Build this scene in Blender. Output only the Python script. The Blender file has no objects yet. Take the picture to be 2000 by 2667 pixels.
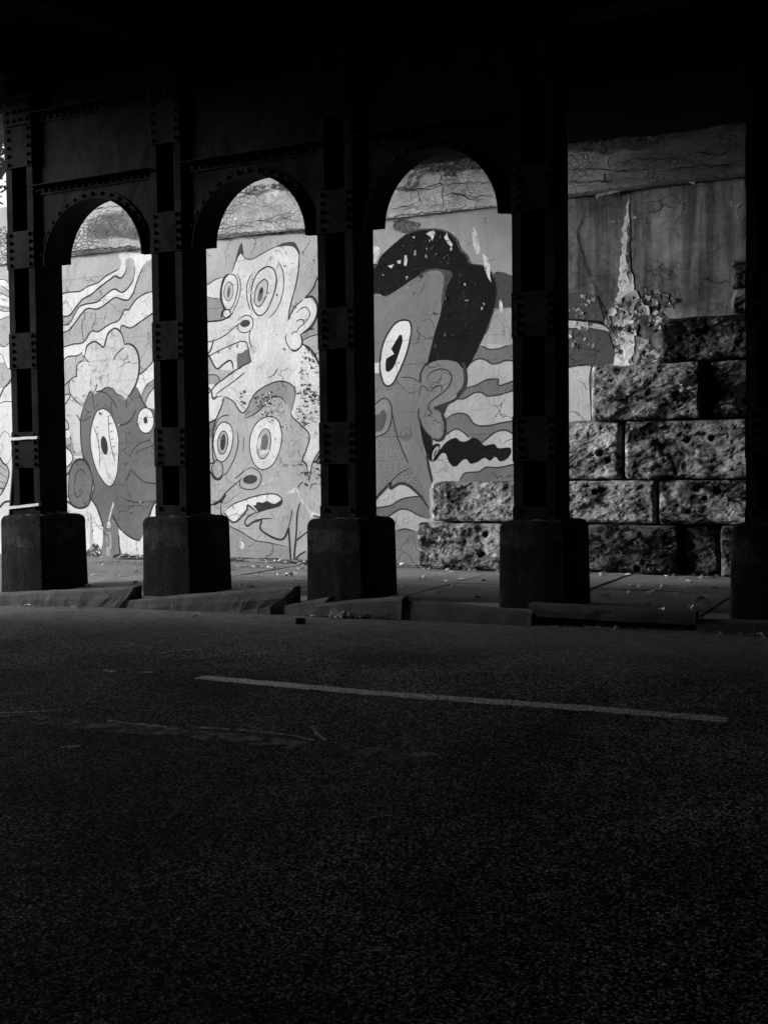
import bpy, bmesh, math, random
from mathutils import Vector, Matrix, noise
from mathutils.geometry import tessellate_polygon
random.seed(11)
S = bpy.context.scene
C = S.collection
R = math.radians

# ------------------------------------------------------------------ materials
def new_mat(name):
    m = bpy.data.materials.new(name); m.use_nodes = True
    nt = m.node_tree; b = nt.nodes['Principled BSDF']
    return m, nt, b
def N(nt, t, **k):
    n = nt.nodes.new(t)
    for a, v in k.items(): setattr(n, a, v)
    return n
def val(nt, n, s, v): n.inputs[s].default_value = v
def math_(nt, op, a, b=None, c=None, clamp=False):
    n = N(nt, 'ShaderNodeMath', operation=op); n.use_clamp = clamp
    for i, x in enumerate((a, b, c)):
        if x is None: continue
        if isinstance(x, (int, float)): n.inputs[i].default_value = x
        else: nt.links.new(x, n.inputs[i])
    return n.outputs[0]
def rng(nt, x, a, b, c, d):
    n = N(nt, 'ShaderNodeMapRange'); nt.links.new(x, n.inputs[0])
    for i, v in enumerate((a, b, c, d)): n.inputs[i+1].default_value = v
    return n.outputs[0]
def nz(nt, co, scale, detail=4, rough=.6, dist=0):
    n = N(nt, 'ShaderNodeTexNoise'); nt.links.new(co, n.inputs['Vector'])
    val(nt, n, 'Scale', scale); val(nt, n, 'Detail', detail); val(nt, n, 'Roughness', rough); val(nt, n, 'Distortion', dist)
    return n.outputs[0]
def voro(nt, co, scale, feature='F1', rnd=1, out='Distance'):
    n = N(nt, 'ShaderNodeTexVoronoi', feature=feature); nt.links.new(co, n.inputs['Vector']); val(nt, n, 'Scale', scale); val(nt, n, 'Randomness', rnd)
    return n.outputs[out]
def coords(nt, stretch=(1,1,1), rand=False):
    t = N(nt, 'ShaderNodeTexCoord'); mp = N(nt, 'ShaderNodeMapping')
    nt.links.new(t.outputs['Object'], mp.inputs['Vector']); val(nt, mp, 'Scale', stretch)
    if rand:
        oi = N(nt, 'ShaderNodeObjectInfo'); v = N(nt, 'ShaderNodeCombineXYZ')
        k = math_(nt, 'MULTIPLY', oi.outputs['Random'], 40.0)
        for i in range(3): nt.links.new(k, v.inputs[i])
        nt.links.new(v.outputs[0], mp.inputs['Location'])
    return mp.outputs[0]
def grey(nt, b, x):
    n = N(nt, 'ShaderNodeCombineColor')
    for i in range(3): nt.links.new(x, n.inputs[i])
    nt.links.new(n.outputs[0], b.inputs['Base Color'])
def bump(nt, b, h, dist, strength=1):
    n = N(nt, 'ShaderNodeBump'); nt.links.new(h, n.inputs['Height']); val(nt, n, 'Distance', dist); val(nt, n, 'Strength', strength)
    nt.links.new(n.outputs[0], b.inputs['Normal'])

def mottled(name, base, var=.35, sc=3.0, rough=.9, bd=.004, fine=60, spec=.2, stretch=(1,1,1), rand=False, pits=0):
    """plain weathered surface: broad mottling, fine grain, bump"""
    m, nt, b = new_mat(name); co = coords(nt, stretch, rand)
    n1 = nz(nt, co, sc, 6, .65, .4); n2 = nz(nt, co, fine, 3, .7)
    k = math_(nt, 'ADD', rng(nt, n1, .3, .7, 1-var, 1+var), rng(nt, n2, .3, .7, -var*.4, var*.4))
    v = math_(nt, 'MULTIPLY', k, base)
    h = math_(nt, 'ADD', n2, math_(nt, 'MULTIPLY', n1, 1.5))
    if pits:
        p = voro(nt, co, pits); q = rng(nt, p, .0, .35, 0, 1)
        g = rng(nt, nz(nt, co, 2.0, 3), .45, .62, 0, 1)
        q = math_(nt, 'SUBTRACT', 1.0, math_(nt, 'MULTIPLY', math_(nt, 'SUBTRACT', 1.0, q), g))
        v = math_(nt, 'MULTIPLY', v, rng(nt, q, 0, 1, .45, 1)); h = math_(nt, 'ADD', h, math_(nt, 'MULTIPLY', q, 1.2))
    grey(nt, b, v); val(nt, b, 'Roughness', rough); val(nt, b, 'Specular IOR Level', spec)
    bump(nt, b, h, bd)
    return m

def paint(name, base, peel=.5, under=.36, streak=False):
    """old wall paint over board-marked concrete: hairline cracks, small chips showing what is underneath"""
    m, nt, b = new_mat(name); co = coords(nt)
    n1 = nz(nt, co, 1.3, 6, .6, .5); n2 = nz(nt, co, 38, 4, .7); n3 = nz(nt, co, 7, 5, .65, .8)
    v = math_(nt, 'MULTIPLY', math_(nt, 'ADD', rng(nt, n1, .3, .7, .82, 1.1), rng(nt, n2, .3, .7, -.08, .08)), base)
    spx = N(nt, 'ShaderNodeSeparateXYZ'); nt.links.new(co, spx.inputs[0])
    bl = math_(nt, 'FRACT', math_(nt, 'MULTIPLY', math_(nt, 'ADD', spx.outputs[2], math_(nt, 'MULTIPLY', n1, .03)), 2.9))
    bl = rng(nt, math_(nt, 'ABSOLUTE', math_(nt, 'SUBTRACT', bl, .5)), .0, .03, 1, 0)            # formwork board joints
    bl = math_(nt, 'MULTIPLY', bl, rng(nt, nz(nt, co, 1.4, 4), .45, .6, 0, 1))
    v = math_(nt, 'MULTIPLY', v, rng(nt, bl, 0, 1, 1, .78))
    if streak:
        s1 = nz(nt, coords(nt, (2.6,1,.16)), 1.0, 4, .6, .3); s2 = nz(nt, coords(nt, (7,1,.5)), 1.0, 5, .65, .3); s3 = nz(nt, co, 1.0, 4, .6, .5)
        v = math_(nt, 'MULTIPLY', v, rng(nt, math_(nt, 'ADD', math_(nt, 'MULTIPLY', s1, .6), math_(nt, 'MULTIPLY', s2, .4)), .43, .57, 1.2, .42))
        v = math_(nt, 'MULTIPLY', v, rng(nt, math_(nt, 'ADD', math_(nt, 'MULTIPLY', s3, .6), math_(nt, 'MULTIPLY', n3, .4)), .38, .62, 1.55, .5))
    zone = rng(nt, nz(nt, co, .9, 3, .5), .5, .72, 0, 1)
    # flaked spots
    fl = rng(nt, math_(nt, 'ADD', n3, math_(nt, 'MULTIPLY', n2, .25)), .8-.09*peel, .82-.09*peel, 0, 1)
    fl = math_(nt, 'MULTIPLY', fl, zone)
    n6 = nz(nt, co, 22, 5, .7, 1.0)
    fl2 = math_(nt, 'MULTIPLY', rng(nt, n6, .62, .66, 0, 1), rng(nt, nz(nt, co, 1.6, 4, .6), .48, .62, 0, .3+.6*peel))
    fl = math_(nt, 'MAXIMUM', fl, fl2)
    v = math_(nt, 'MULTIPLY', v, rng(nt, nz(nt, coords(nt, (1.6,1,.5)), 1.5, 6, .7, .4), .3, .6, .86, 1.03))
    # hair cracks
    wv = N(nt, 'ShaderNodeVectorMath', operation='ADD'); nt.links.new(co, wv.inputs[0])
    nn = N(nt, 'ShaderNodeTexNoise'); nt.links.new(co, nn.inputs['Vector']); val(nt, nn, 'Scale', 5.0); val(nt, nn, 'Detail', 4.0)
    sc = N(nt, 'ShaderNodeVectorMath', operation='SCALE'); nt.links.new(nn.outputs['Color'], sc.inputs[0]); sc.inputs['Scale'].default_value = .25
    nt.links.new(sc.outputs[0], wv.inputs[1])
    e = voro(nt, wv.outputs[0], 2.2, 'DISTANCE_TO_EDGE')
    ck = rng(nt, e, .004, .012, 1, 0); ck = math_(nt, 'MULTIPLY', ck, rng(nt, nz(nt, co, 1.7, 2), .5, .6, 0, .8))
    v2 = N(nt, 'ShaderNodeMix'); v2.data_type = 'FLOAT'; nt.links.new(fl, v2.inputs[0]); nt.links.new(v, v2.inputs[2])
    nt.links.new(rng(nt, n2, .3, .7, under*.25, under*1.3), v2.inputs[3])
    v = math_(nt, 'MULTIPLY', v2.outputs[0], math_(nt, 'SUBTRACT', 1.0, math_(nt, 'MULTIPLY', ck, .7)))
    grey(nt, b, v); val(nt, b, 'Roughness', .75); val(nt, b, 'Specular IOR Level', .05)
    h = math_(nt, 'SUBTRACT', math_(nt, 'ADD', math_(nt, 'MULTIPLY', n3, .9), math_(nt, 'MULTIPLY', n2, .6)), math_(nt, 'ADD', math_(nt, 'ADD', math_(nt, 'MULTIPLY', fl, .8), ck), math_(nt, 'MULTIPLY', bl, .5)))
    bump(nt, b, h, .009)
    return m

def coping_mat():
    m, nt, b = new_mat('old_concrete'); co = coords(nt, (1,1,1.6))
    n1 = nz(nt, co, 1.2, 6, .65, .6); n2 = nz(nt, co, 30, 4, .7); n3 = nz(nt, co, 6, 5, .7, 1.2)
    e = voro(nt, co, 11, 'DISTANCE_TO_EDGE'); ed = rng(nt, e, .02, .09, 1, 0)
    zone = rng(nt, nz(nt, co, 1.1, 3), .5, .63, 0, 1)
    spx = N(nt, 'ShaderNodeSeparateXYZ'); t = N(nt, 'ShaderNodeTexCoord'); nt.links.new(t.outputs['Object'], spx.inputs[0])
    left = rng(nt, spx.outputs[0], -12.9, -11.9, 1, 0)          # the exposed cobbles at the outer end
    zone = math_(nt, 'MAXIMUM', math_(nt, 'MULTIPLY', zone, .55), left)
    ck = math_(nt, 'MULTIPLY', ed, zone)
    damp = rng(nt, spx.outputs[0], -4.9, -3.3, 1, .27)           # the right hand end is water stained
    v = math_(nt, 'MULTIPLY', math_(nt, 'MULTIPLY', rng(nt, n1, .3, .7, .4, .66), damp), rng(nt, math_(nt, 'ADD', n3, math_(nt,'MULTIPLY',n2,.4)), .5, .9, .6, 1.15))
    v = math_(nt, 'MULTIPLY', v, math_(nt, 'SUBTRACT', 1.0, math_(nt, 'MULTIPLY', ck, .75)))
    grey(nt, b, v); val(nt, b, 'Roughness', .95); val(nt, b, 'Specular IOR Level', .15)
    bump(nt, b, math_(nt, 'SUBTRACT', math_(nt, 'ADD', n3, math_(nt, 'MULTIPLY', n2, .5)), math_(nt, 'MULTIPLY', ck, 1.3)), .022)
    return m

def steel_mat(name, base, rand=True):
    m, nt, b = new_mat(name); co = coords(nt, (1,1,.6), rand)
    n1 = nz(nt, co, 3.5, 6, .7, .8); n2 = nz(nt, co, 45, 4, .7)
    v = math_(nt, 'MULTIPLY', math_(nt, 'ADD', rng(nt, n1, .32, .68, .3, 1.7), rng(nt, n2, .3, .7, -.25, .25)), base)
    grey(nt, b, v); val(nt, b, 'Roughness', .8); val(nt, b, 'Specular IOR Level', .02)
    bump(nt, b, math_(nt, 'ADD', n2, n1), .0025)
    return m

def asphalt_mat():
    m, nt, b = new_mat('asphalt'); co = coords(nt)
    v1 = voro(nt, co, 94); v2 = voro(nt, co, 150); n1 = nz(nt, co, .8, 5, .6, .4); n2 = nz(nt, co, 9, 4, .65); n3 = nz(nt, co, .35, 3, .5, .6)
    st = voro(nt, co, 94, 'F1', 1, 'Color'); sp = N(nt, 'ShaderNodeSeparateColor'); nt.links.new(st, sp.inputs[0])
    pw = math_(nt, 'POWER', sp.outputs[0], 2.6)                  # mostly dark binder, some pale chippings
    v = math_(nt, 'MULTIPLY', rng(nt, pw, 0, 1, .02, .85), rng(nt, n1, .3, .7, .5, 1.5))
    v = math_(nt, 'MULTIPLY', v, rng(nt, n3, .35, .65, .75, 1.3))
    v = math_(nt, 'MULTIPLY', v, rng(nt, n2, .3, .7, .7, 1.3))
    v = math_(nt, 'MULTIPLY', v, rng(nt, v1, .2, .6, 1.25, .4))
    spx = N(nt, 'ShaderNodeSeparateXYZ'); nt.links.new(co, spx.inputs[0])
    y = math_(nt, 'ADD', spx.outputs[1], math_(nt, 'MULTIPLY', nz(nt, co, 1.6, 4), 1.4))
    g = rng(nt, y, 8.6, 10.8, 0, 1)                              # silt-filled margin by the kerb
    silt = math_(nt, 'MULTIPLY', rng(nt, n2, .3, .7, .16, .3), rng(nt, sp.outputs[1], 0, 1, .7, 1.3))
    mx = N(nt, 'ShaderNodeMix'); mx.data_type = 'FLOAT'; nt.links.new(g, mx.inputs[0]); nt.links.new(v, mx.inputs[2]); nt.links.new(silt, mx.inputs[3])
    grey(nt, b, mx.outputs[0])
    val(nt, b, 'Roughness', .7); val(nt, b, 'Specular IOR Level', .02)
    h = math_(nt, 'ADD', math_(nt, 'MULTIPLY', v1, -1.0), math_(nt, 'MULTIPLY', v2, -.5))
    h = math_(nt, 'MULTIPLY', h, rng(nt, g, 0, 1, 1, .25))
    bump(nt, b, h, .018)
    return m

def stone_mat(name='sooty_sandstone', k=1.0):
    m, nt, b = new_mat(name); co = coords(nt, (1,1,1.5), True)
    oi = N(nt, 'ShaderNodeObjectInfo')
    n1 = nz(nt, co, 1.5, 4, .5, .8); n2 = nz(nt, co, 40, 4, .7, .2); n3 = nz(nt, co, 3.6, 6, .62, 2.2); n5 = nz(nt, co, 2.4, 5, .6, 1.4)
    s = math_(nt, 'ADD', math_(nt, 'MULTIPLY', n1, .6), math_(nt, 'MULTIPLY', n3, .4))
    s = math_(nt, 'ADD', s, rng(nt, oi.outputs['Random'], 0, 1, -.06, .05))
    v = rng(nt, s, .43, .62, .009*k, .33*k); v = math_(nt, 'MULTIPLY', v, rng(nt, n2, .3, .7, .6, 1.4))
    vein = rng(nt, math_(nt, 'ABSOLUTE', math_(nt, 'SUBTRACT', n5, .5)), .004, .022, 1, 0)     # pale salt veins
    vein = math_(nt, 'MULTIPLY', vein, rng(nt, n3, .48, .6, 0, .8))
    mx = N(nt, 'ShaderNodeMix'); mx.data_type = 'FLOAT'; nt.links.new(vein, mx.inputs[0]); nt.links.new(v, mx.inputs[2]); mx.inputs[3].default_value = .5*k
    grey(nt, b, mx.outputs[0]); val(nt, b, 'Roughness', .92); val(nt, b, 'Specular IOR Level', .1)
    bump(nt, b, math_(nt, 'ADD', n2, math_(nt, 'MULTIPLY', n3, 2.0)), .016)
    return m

def line_mat():
    m, nt, b = new_mat('worn_line_paint'); co = coords(nt)
    v1 = voro(nt, co, 62); n2 = nz(nt, co, 14, 4, .7)
    k = rng(nt, math_(nt, 'ADD', v1, math_(nt, 'MULTIPLY', n2, .5)), .76, .93, 1, 0)
    grey(nt, b, rng(nt, k, 0, 1, .08, .92)); val(nt, b, 'Roughness', .5); val(nt, b, 'Specular IOR Level', .8)
    bump(nt, b, math_(nt, 'MULTIPLY', v1, -1.0), .018)
    return m
def scuff_mat():
    m, nt, b = new_mat('faded_line_paint'); co = coords(nt)
    grey(nt, b, rng(nt, nz(nt, co, 30, 4, .7), .3, .7, .22, .5)); val(nt, b, 'Roughness', .8); val(nt, b, 'Specular IOR Level', .02)
    return m
def pedestal_mat():
    m, nt, b = new_mat('pedestal_steel_plate'); co = coords(nt, (1,1,1), True)
    t = N(nt, 'ShaderNodeTexCoord'); spx = N(nt, 'ShaderNodeSeparateXYZ'); nt.links.new(t.outputs['Object'], spx.inputs[0])
    n1 = nz(nt, co, 2.4, 6, .7, .6); n2 = nz(nt, co, 40, 4, .7); n3 = nz(nt, co, 9, 5, .7, .8); n4 = nz(nt, coords(nt, (5,5,.6), True), 1.6, 5, .65)
    v = math_(nt, 'MULTIPLY', math_(nt, 'ADD', rng(nt, n1, .3, .7, .45, 1.5), rng(nt, n2, .3, .7, -.3, .3)), .0135)
    z = math_(nt, 'ADD', spx.outputs[2], math_(nt, 'MULTIPLY', math_(nt, 'SUBTRACT', n3, .5), .22))
    patch = math_(nt, 'MULTIPLY', rng(nt, z, .50, .53, 0, 1), rng(nt, z, .74, .78, 1, 0))         # newer paint patch high on the face
    patch = math_(nt, 'MULTIPLY', patch, rng(nt, n1, .42, .5, 0, 1))
    v = math_(nt, 'MULTIPLY', v, rng(nt, patch, 0, 1, 1, 2.3))
    v = math_(nt, 'MULTIPLY', v, rng(nt, n4, .4, .6, 1.15, .6))                                   # run-off streaks
    v = math_(nt, 'MULTIPLY', v, rng(nt, math_(nt, 'ADD', n3, math_(nt, 'MULTIPLY', n2, .3)), .72, .78, 1, 2.0))   # chips
    grey(nt, b, v); val(nt, b, 'Roughness', .9); val(nt, b, 'Specular IOR Level', .08)
    bump(nt, b, math_(nt, 'ADD', n3, math_(nt, 'MULTIPLY', n2, .6)), .014)
    return m
def ragged(m, scale, lo, hi, sx=(1,1,1)):
    """lets the surface underneath show through in worn gaps"""
    nt = m.node_tree; b = nt.nodes['Principled BSDF']; co = coords(nt, sx)
    nt.links.new(rng(nt, nz(nt, co, scale, 6, .7, .6), lo, hi, 0, 1), b.inputs['Alpha'])
def leaf_mat(name, base):
    m, nt, b = new_mat(name); co = coords(nt, (1,1,1), True)
    grey(nt, b, rng(nt, nz(nt, co, 8, 3), .3, .7, base*.6, base*1.3)); val(nt, b, 'Roughness', .6)
    return m

PA = dict(w=.78, w2=.74, lg=.46, lg2=.62, lg3=.47, mg=.34, fg=.48, dk=.17, dk2=.21, ink=.04, ink2=.065, blk=.009, blk2=.06,
          cg=.36, lw=.44, mg4=.075, w3=.47, mg3=.2, fc=.22, fc2=.25, fc3=.16, fc4=.2, dk4=.1, dg=.075)
M = {}
for k_, v_ in PA.items():
    M[k_] = paint('wall_paint_' + k_, v_, .9 if k_ in ('w2','fg','lg2') else .05 if k_ in ('blk','blk2') else .45, .3)
M['lime'] = mottled('lime_bloom', .66, .3, 9, .95, .012, 50)
M['lime2'] = mottled('thin_lime_bloom', .42, .4, 9, .95, .01, 50)
M['stain'] = mottled('drip_stain', .26, .2, 5)
M['stain2'] = mottled('dark_stain', .075, .8, 9, .95, .02, 40)
M['damp'] = mottled('damp_concrete', .085, .35, 3, .8, .006, 40)
M['damp2'] = mottled('soot_line', .09, .6, 7, .9, .012, 40)
M['crack'] = mottled('crack_shadow_gap', .012, .2, 5)
M['wallc'] = paint('bare_concrete', .2, .3, .1, streak=True)
M['coping'] = coping_mat()
M['steel'] = steel_mat('painted_steel', .014)
M['rivet'] = steel_mat('rivet_steel', .012)
M['pedestal'] = pedestal_mat()
M['rubble'] = mottled('mortar_cap', .13, .6, 14, .95, .02, 50, .15, (1,1,1), True)
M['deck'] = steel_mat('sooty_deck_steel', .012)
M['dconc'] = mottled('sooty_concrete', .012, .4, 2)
M['gconc'] = mottled('grey_concrete', .4, .12, 1.5, .9, .004)
M['asphalt'] = asphalt_mat()
M['pave'] = mottled('pavement_concrete', .23, .25, 1.6, .9, .006, 55, .2)
M['kerb'] = mottled('kerb_stone', .135, .3, 3.5, .9, .008, 40, .2, (1,1,1), False)
M['kerbbase'] = mottled('broken_kerb_bed', .1, .8, 16, .95, .03, 60)
M['stone'] = stone_mat(); M['stoneb'] = stone_mat('darker_sandstone', .38)  # darker version of the stone, for the upper, right-hand and bottom blocks
M['line'] = line_mat(); M['faded'] = scuff_mat(); M['scuff'] = mottled('paint_scuff', .8, .5, 14, .8, .006, 60)
M['leaf'] = leaf_mat('dry_leaf', .75); M['leafd'] = leaf_mat('dark_dry_leaf', .16); M['green'] = leaf_mat('tree_leaf', .12)
M['bark'] = mottled('bark', .09, .5, 10, .95, .02, 40)
M['grass'] = mottled('rough_grass', .09, .5, 3, .95, .05, 20)
for k_, a_ in (('lime',(13,.36,.44)),('lime2',(16,.44,.54)),('stain2',(13,.4,.52)),('damp2',(18,.38,.52)),('stain',(20,.4,.5)),('scuff',(26,.4,.52)),('faded',(7,.42,.6)),('damp',(9,.36,.6)),('blk2',(60,.38,.5))):
    ragged(M[k_], *a_)
M['tape'] = mottled('white_tape', .8, .06, 6, .5, .001)
M['board'] = mottled('black_board', .012, .2, 3, .6, .001)
M['flake'] = mottled('paint_flake', .36, .5, 6, .8, .002)
M['grit'] = mottled('grit', .2, .6, 12)

# ------------------------------------------------------------------ object helpers
def link(name, bm, mats, parent=None, smooth=False, loc=None):
    me = bpy.data.meshes.new(name); bm.to_mesh(me); bm.free()
    for m in (mats if isinstance(mats, (list, tuple)) else [mats]): me.materials.append(m)
    if smooth:
        for p in me.polygons: p.use_smooth = True
    o = bpy.data.objects.new(name, me); C.objects.link(o)
    if parent: o.parent = parent
    if loc: o.location = loc
    return o
def tag(o, label=None, cat=None, group=None, kind=None):
    for k, v in (('label', label), ('category', cat), ('group', group), ('kind', kind)):
        if v: o[k] = v
    return o
def thing(name, label, cat, loc=(0,0,0), group=None):
    o = bpy.data.objects.new(name, None); C.objects.link(o); o.location = loc; o.empty_display_size = .2
    return tag(o, label, cat, group)
def copy_tree(o, parent=None):
    c = o.copy(); C.objects.link(c)
    if parent: c.parent = parent
    for ch in [x for x in bpy.data.objects if x.parent == o]: copy_tree(ch, c)
    return c
def box(bm, x0, x1, y0, y1, z0, z1, mi=0, bev=0):
    vs = [bm.verts.new(p) for p in ((x0,y0,z0),(x1,y0,z0),(x1,y1,z0),(x0,y1,z0),(x0,y0,z1),(x1,y0,z1),(x1,y1,z1),(x0,y1,z1))]
    fs = [bm.faces.new([vs[i] for i in f]) for f in ((0,3,2,1),(4,5,6,7),(0,1,5,4),(1,2,6,5),(2,3,7,6),(3,0,4,7))]
    for f in fs: f.material_index = mi
    if bev:
        es = list({e for f in fs for e in f.edges})
        r = bmesh.ops.bevel(bm, geom=es, offset=bev, segments=2, affect='EDGES', profile=.6)
        for f in r['faces']: f.material_index = mi
    return vs
def rivet(bm, x, y, z, axis=1, sgn=-1, r=.027, mi=1):
    """domed rivet head on a plane at y (axis 1) pointing sgn"""
    rings = []
    for k in range(3):
        a = k*R(33); rr = r*math.cos(a); h = r*.8*math.sin(a)
        ring = []
        for i in range(10):
            t = i*math.pi/5
            p = [x+rr*math.cos(t), y+sgn*h, z+rr*math.sin(t)] if axis == 1 else [x+rr*math.cos(t), y+rr*math.sin(t), z+sgn*h]
            ring.append(bm.verts.new(p))
        rings.append(ring)
    for a, b in zip(rings, rings[1:]):
        for i in range(10):
            f = bm.faces.new((a[i], a[(i+1)%10], b[(i+1)%10], b[i])); f.material_index = mi; f.smooth = True
    f = bm.faces.new(rings[-1]); f.material_index = mi; f.smooth = True
def cat(pts, closed, n=5):
    out = []; k = len(pts)
    for i in range(k if closed else k-1):
        p1, p2 = pts[i], pts[(i+1) % k]
        p0 = pts[(i-1) % k] if closed or i > 0 else p1
        p3 = pts[(i+2) % k] if closed or i < k-2 else p2
        d1 = math.hypot(p2[0]-p1[0], p2[1]-p1[1])
        # limit tangents so that uneven spacing does not overshoot
        def tan(a, b, c):
            v = (c[0]-a[0], c[1]-a[1]); l = math.hypot(*v) or 1
            da = math.hypot(b[0]-a[0], b[1]-a[1]); dc = math.hypot(c[0]-b[0], c[1]-b[1])
            s = min(max(da, 1e-6), max(dc, 1e-6), l*.5)*1.0
            return (v[0]/l*min(d1, s*1.3), v[1]/l*min(d1, s*1.3))
        t1, t2 = tan(p0, p1, p2), tan(p1, p2, p3)
        for j in range(n):
            t = j/n; h00 = 2*t**3-3*t*t+1; h10 = t**3-2*t*t+t; h01 = -2*t**3+3*t*t; h11 = t**3-t*t
            out.append((h00*p1[0]+h10*t1[0]+h01*p2[0]+h11*t2[0], h00*p1[1]+h10*t1[1]+h01*p2[1]+h11*t2[1]))
    if not closed: out.append(pts[-1])
    return out
def fill(bm, pts, y, mi):
    vs = [bm.verts.new((p[0], y, p[1])) for p in pts]
    for t in tessellate_polygon([[Vector((p[0], p[1], 0)) for p in pts]]):
        try:
            f = bm.faces.new([vs[i] for i in t]); f.material_index = mi
            f.normal_update()
            if f.normal.y > 0: f.normal_flip()
        except ValueError: pass
def ribbon(bm, pts, w, y, mi, taper, rough=.12, seed=0):
    n = len(pts); L_, R_ = [], []
    for i, p in enumerate(pts):
        a = pts[max(i-1, 0)]; b = pts[min(i+1, n-1)]
        dx, dz = b[0]-a[0], b[1]-a[1]; l = math.hypot(dx, dz) or 1
        t = i/(n-1); ww = w*.5*(1+rough*2*(noise.noise((p[0]*9, p[1]*9, seed))))
        if taper: ww *= min(1, .35+4.5*t, .35+4.5*(1-t))
        nx, nz_ = -dz/l*ww, dx/l*ww
        L_.append(bm.verts.new((p[0]+nx, y, p[1]+nz_))); R_.append(bm.verts.new((p[0]-nx, y, p[1]-nz_)))
    for i in range(n-1):
        f = bm.faces.new((L_[i], L_[i+1], R_[i+1], R_[i])); f.material_index = mi
        f.normal_update()
        if f.normal.y > 0: f.normal_flip()
def lerp_tab(tab, x):
    if x <= tab[0][0]: return tab[0][1]
    for (a, b), (c, d) in zip(tab, tab[1:]):
        if x <= c: return b+(d-b)*(x-a)/(c-a)
    return tab[-1][1]

# ------------------------------------------------------------------ setting: ground, road, pavement, embankment
KERB_Y = 10.5
road_tab = [(-30,-.3),(-12,-.25),(-10.4,-.225),(-8.8,-.17),(-6.3,-.15),(-5.0,-.125),(-3.5,-.122),(-2,-.088),(-1.3,-.09),(12,-.05)]
pave_tab = [(-30,-.22),(-12,-.2),(-10.4,-.15),(-8.5,-.07),(-7.5,-.04),(-6,-.02),(-5,0),(12,.0)]
def road_z(x, y): 
    k = lerp_tab(road_tab, x); t = max(0, min(1, (y-2)/8.5))
    return -.13*(1-t)+k*t
def pave_z(x, y):
    t = max(0, min(1, (y-10.6)/2.2)); return lerp_tab(pave_tab, x)*(1-t) - .004
def sheet(name, xs, ys, fz, mat):
    bm = bmesh.new(); g = [[bm.verts.new((x, y, fz(x, y))) for x in xs] for y in ys]
    for j in range(len(ys)-1):
        for i in range(len(xs)-1): bm.faces.new((g[j][i], g[j][i+1], g[j+1][i+1], g[j+1][i]))
    return link(name, bm, mat)
fr = lambda a, b, n: [a+(b-a)*i/n for i in range(n+1)]
bm = bmesh.new(); vs = [bm.verts.new(p) for p in ((-400,-400,-.6),(400,-400,-.6),(400,400,-.6),(-400,400,-.6))]; bm.faces.new(vs)
tag(link('ground', bm, M['grass']), kind='structure')
road = sheet('road', fr(-60,12,96), fr(-4,10.62,24), road_z, M['asphalt']); tag(road, kind='structure')
# pavement: slabs with open joints
bm = bmesh.new()
joints = [-60,-40,-30,-24,-20,-17,-15,-13.3,-11.7,-10.1,-8.5,-6.95,-5.37,-3.59,-2.0,-.4,1.2,3,5,8,12]
rows = [10.6, 12.95, 14.1, 14.95]
for a, b in zip(joints, joints[1:]):
    for c, d in zip(rows, rows[1:]):
        q = .016 + .008*random.random(); xs = fr(a+q, b-q, 4); ys = fr(c+q*.7, d-q*.7, 3); tilt = random.uniform(-.008,.008); lift = random.uniform(-.006,.006)
        g = [[bm.verts.new((x, y, pave_z(x, y)+lift+tilt*(x-a)/(b-a))) for x in xs] for y in ys]
        for j in range(3):
            for i in range(4): bm.faces.new((g[j][i], g[j][i+1], g[j+1][i+1], g[j+1][i]))
        e = [g[0][i] for i in range(5)]+[g[j][4] for j in range(1,4)]+[g[3][i] for i in range(3,-1,-1)]+[g[j][0] for j in range(2,0,-1)]
        lo = [bm.verts.new(v.co-Vector((0,0,.07))) for v in e]
        for i in range(len(e)): bm.faces.new((e[i-1], lo[i-1], lo[i], e[i]))
pv = link('pavement', bm, M['pave']); tag(pv, kind='structure')
tag(sheet('pavement_bed', fr(-60,12,60), fr(10.62,15.3,6), lambda x, y: pave_z(x, y)-.045, M['kerbbase']), kind='structure')
# embankment behind the retaining wall, slope beyond, and the dark far side of the underpass
bm = bmesh.new()
xs = fr(-90,-9.3,40); ys = [15.75,17,20,26,34,45,60]
g = [[bm.verts.new((x, y, 5.55+.12*max(0,y-17)+.35*noise.noise((x*.25,y*.25,0)) - (.0 if y>15.8 else .2))) for x in xs] for y in ys]
for j in range(len(ys)-1):
    for i in range(len(xs)-1): bm.faces.new((g[j][i], g[j][i+1], g[j+1][i+1], g[j+1][i]))
tag(link('embankment', bm, M['grass']), kind='structure')

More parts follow.
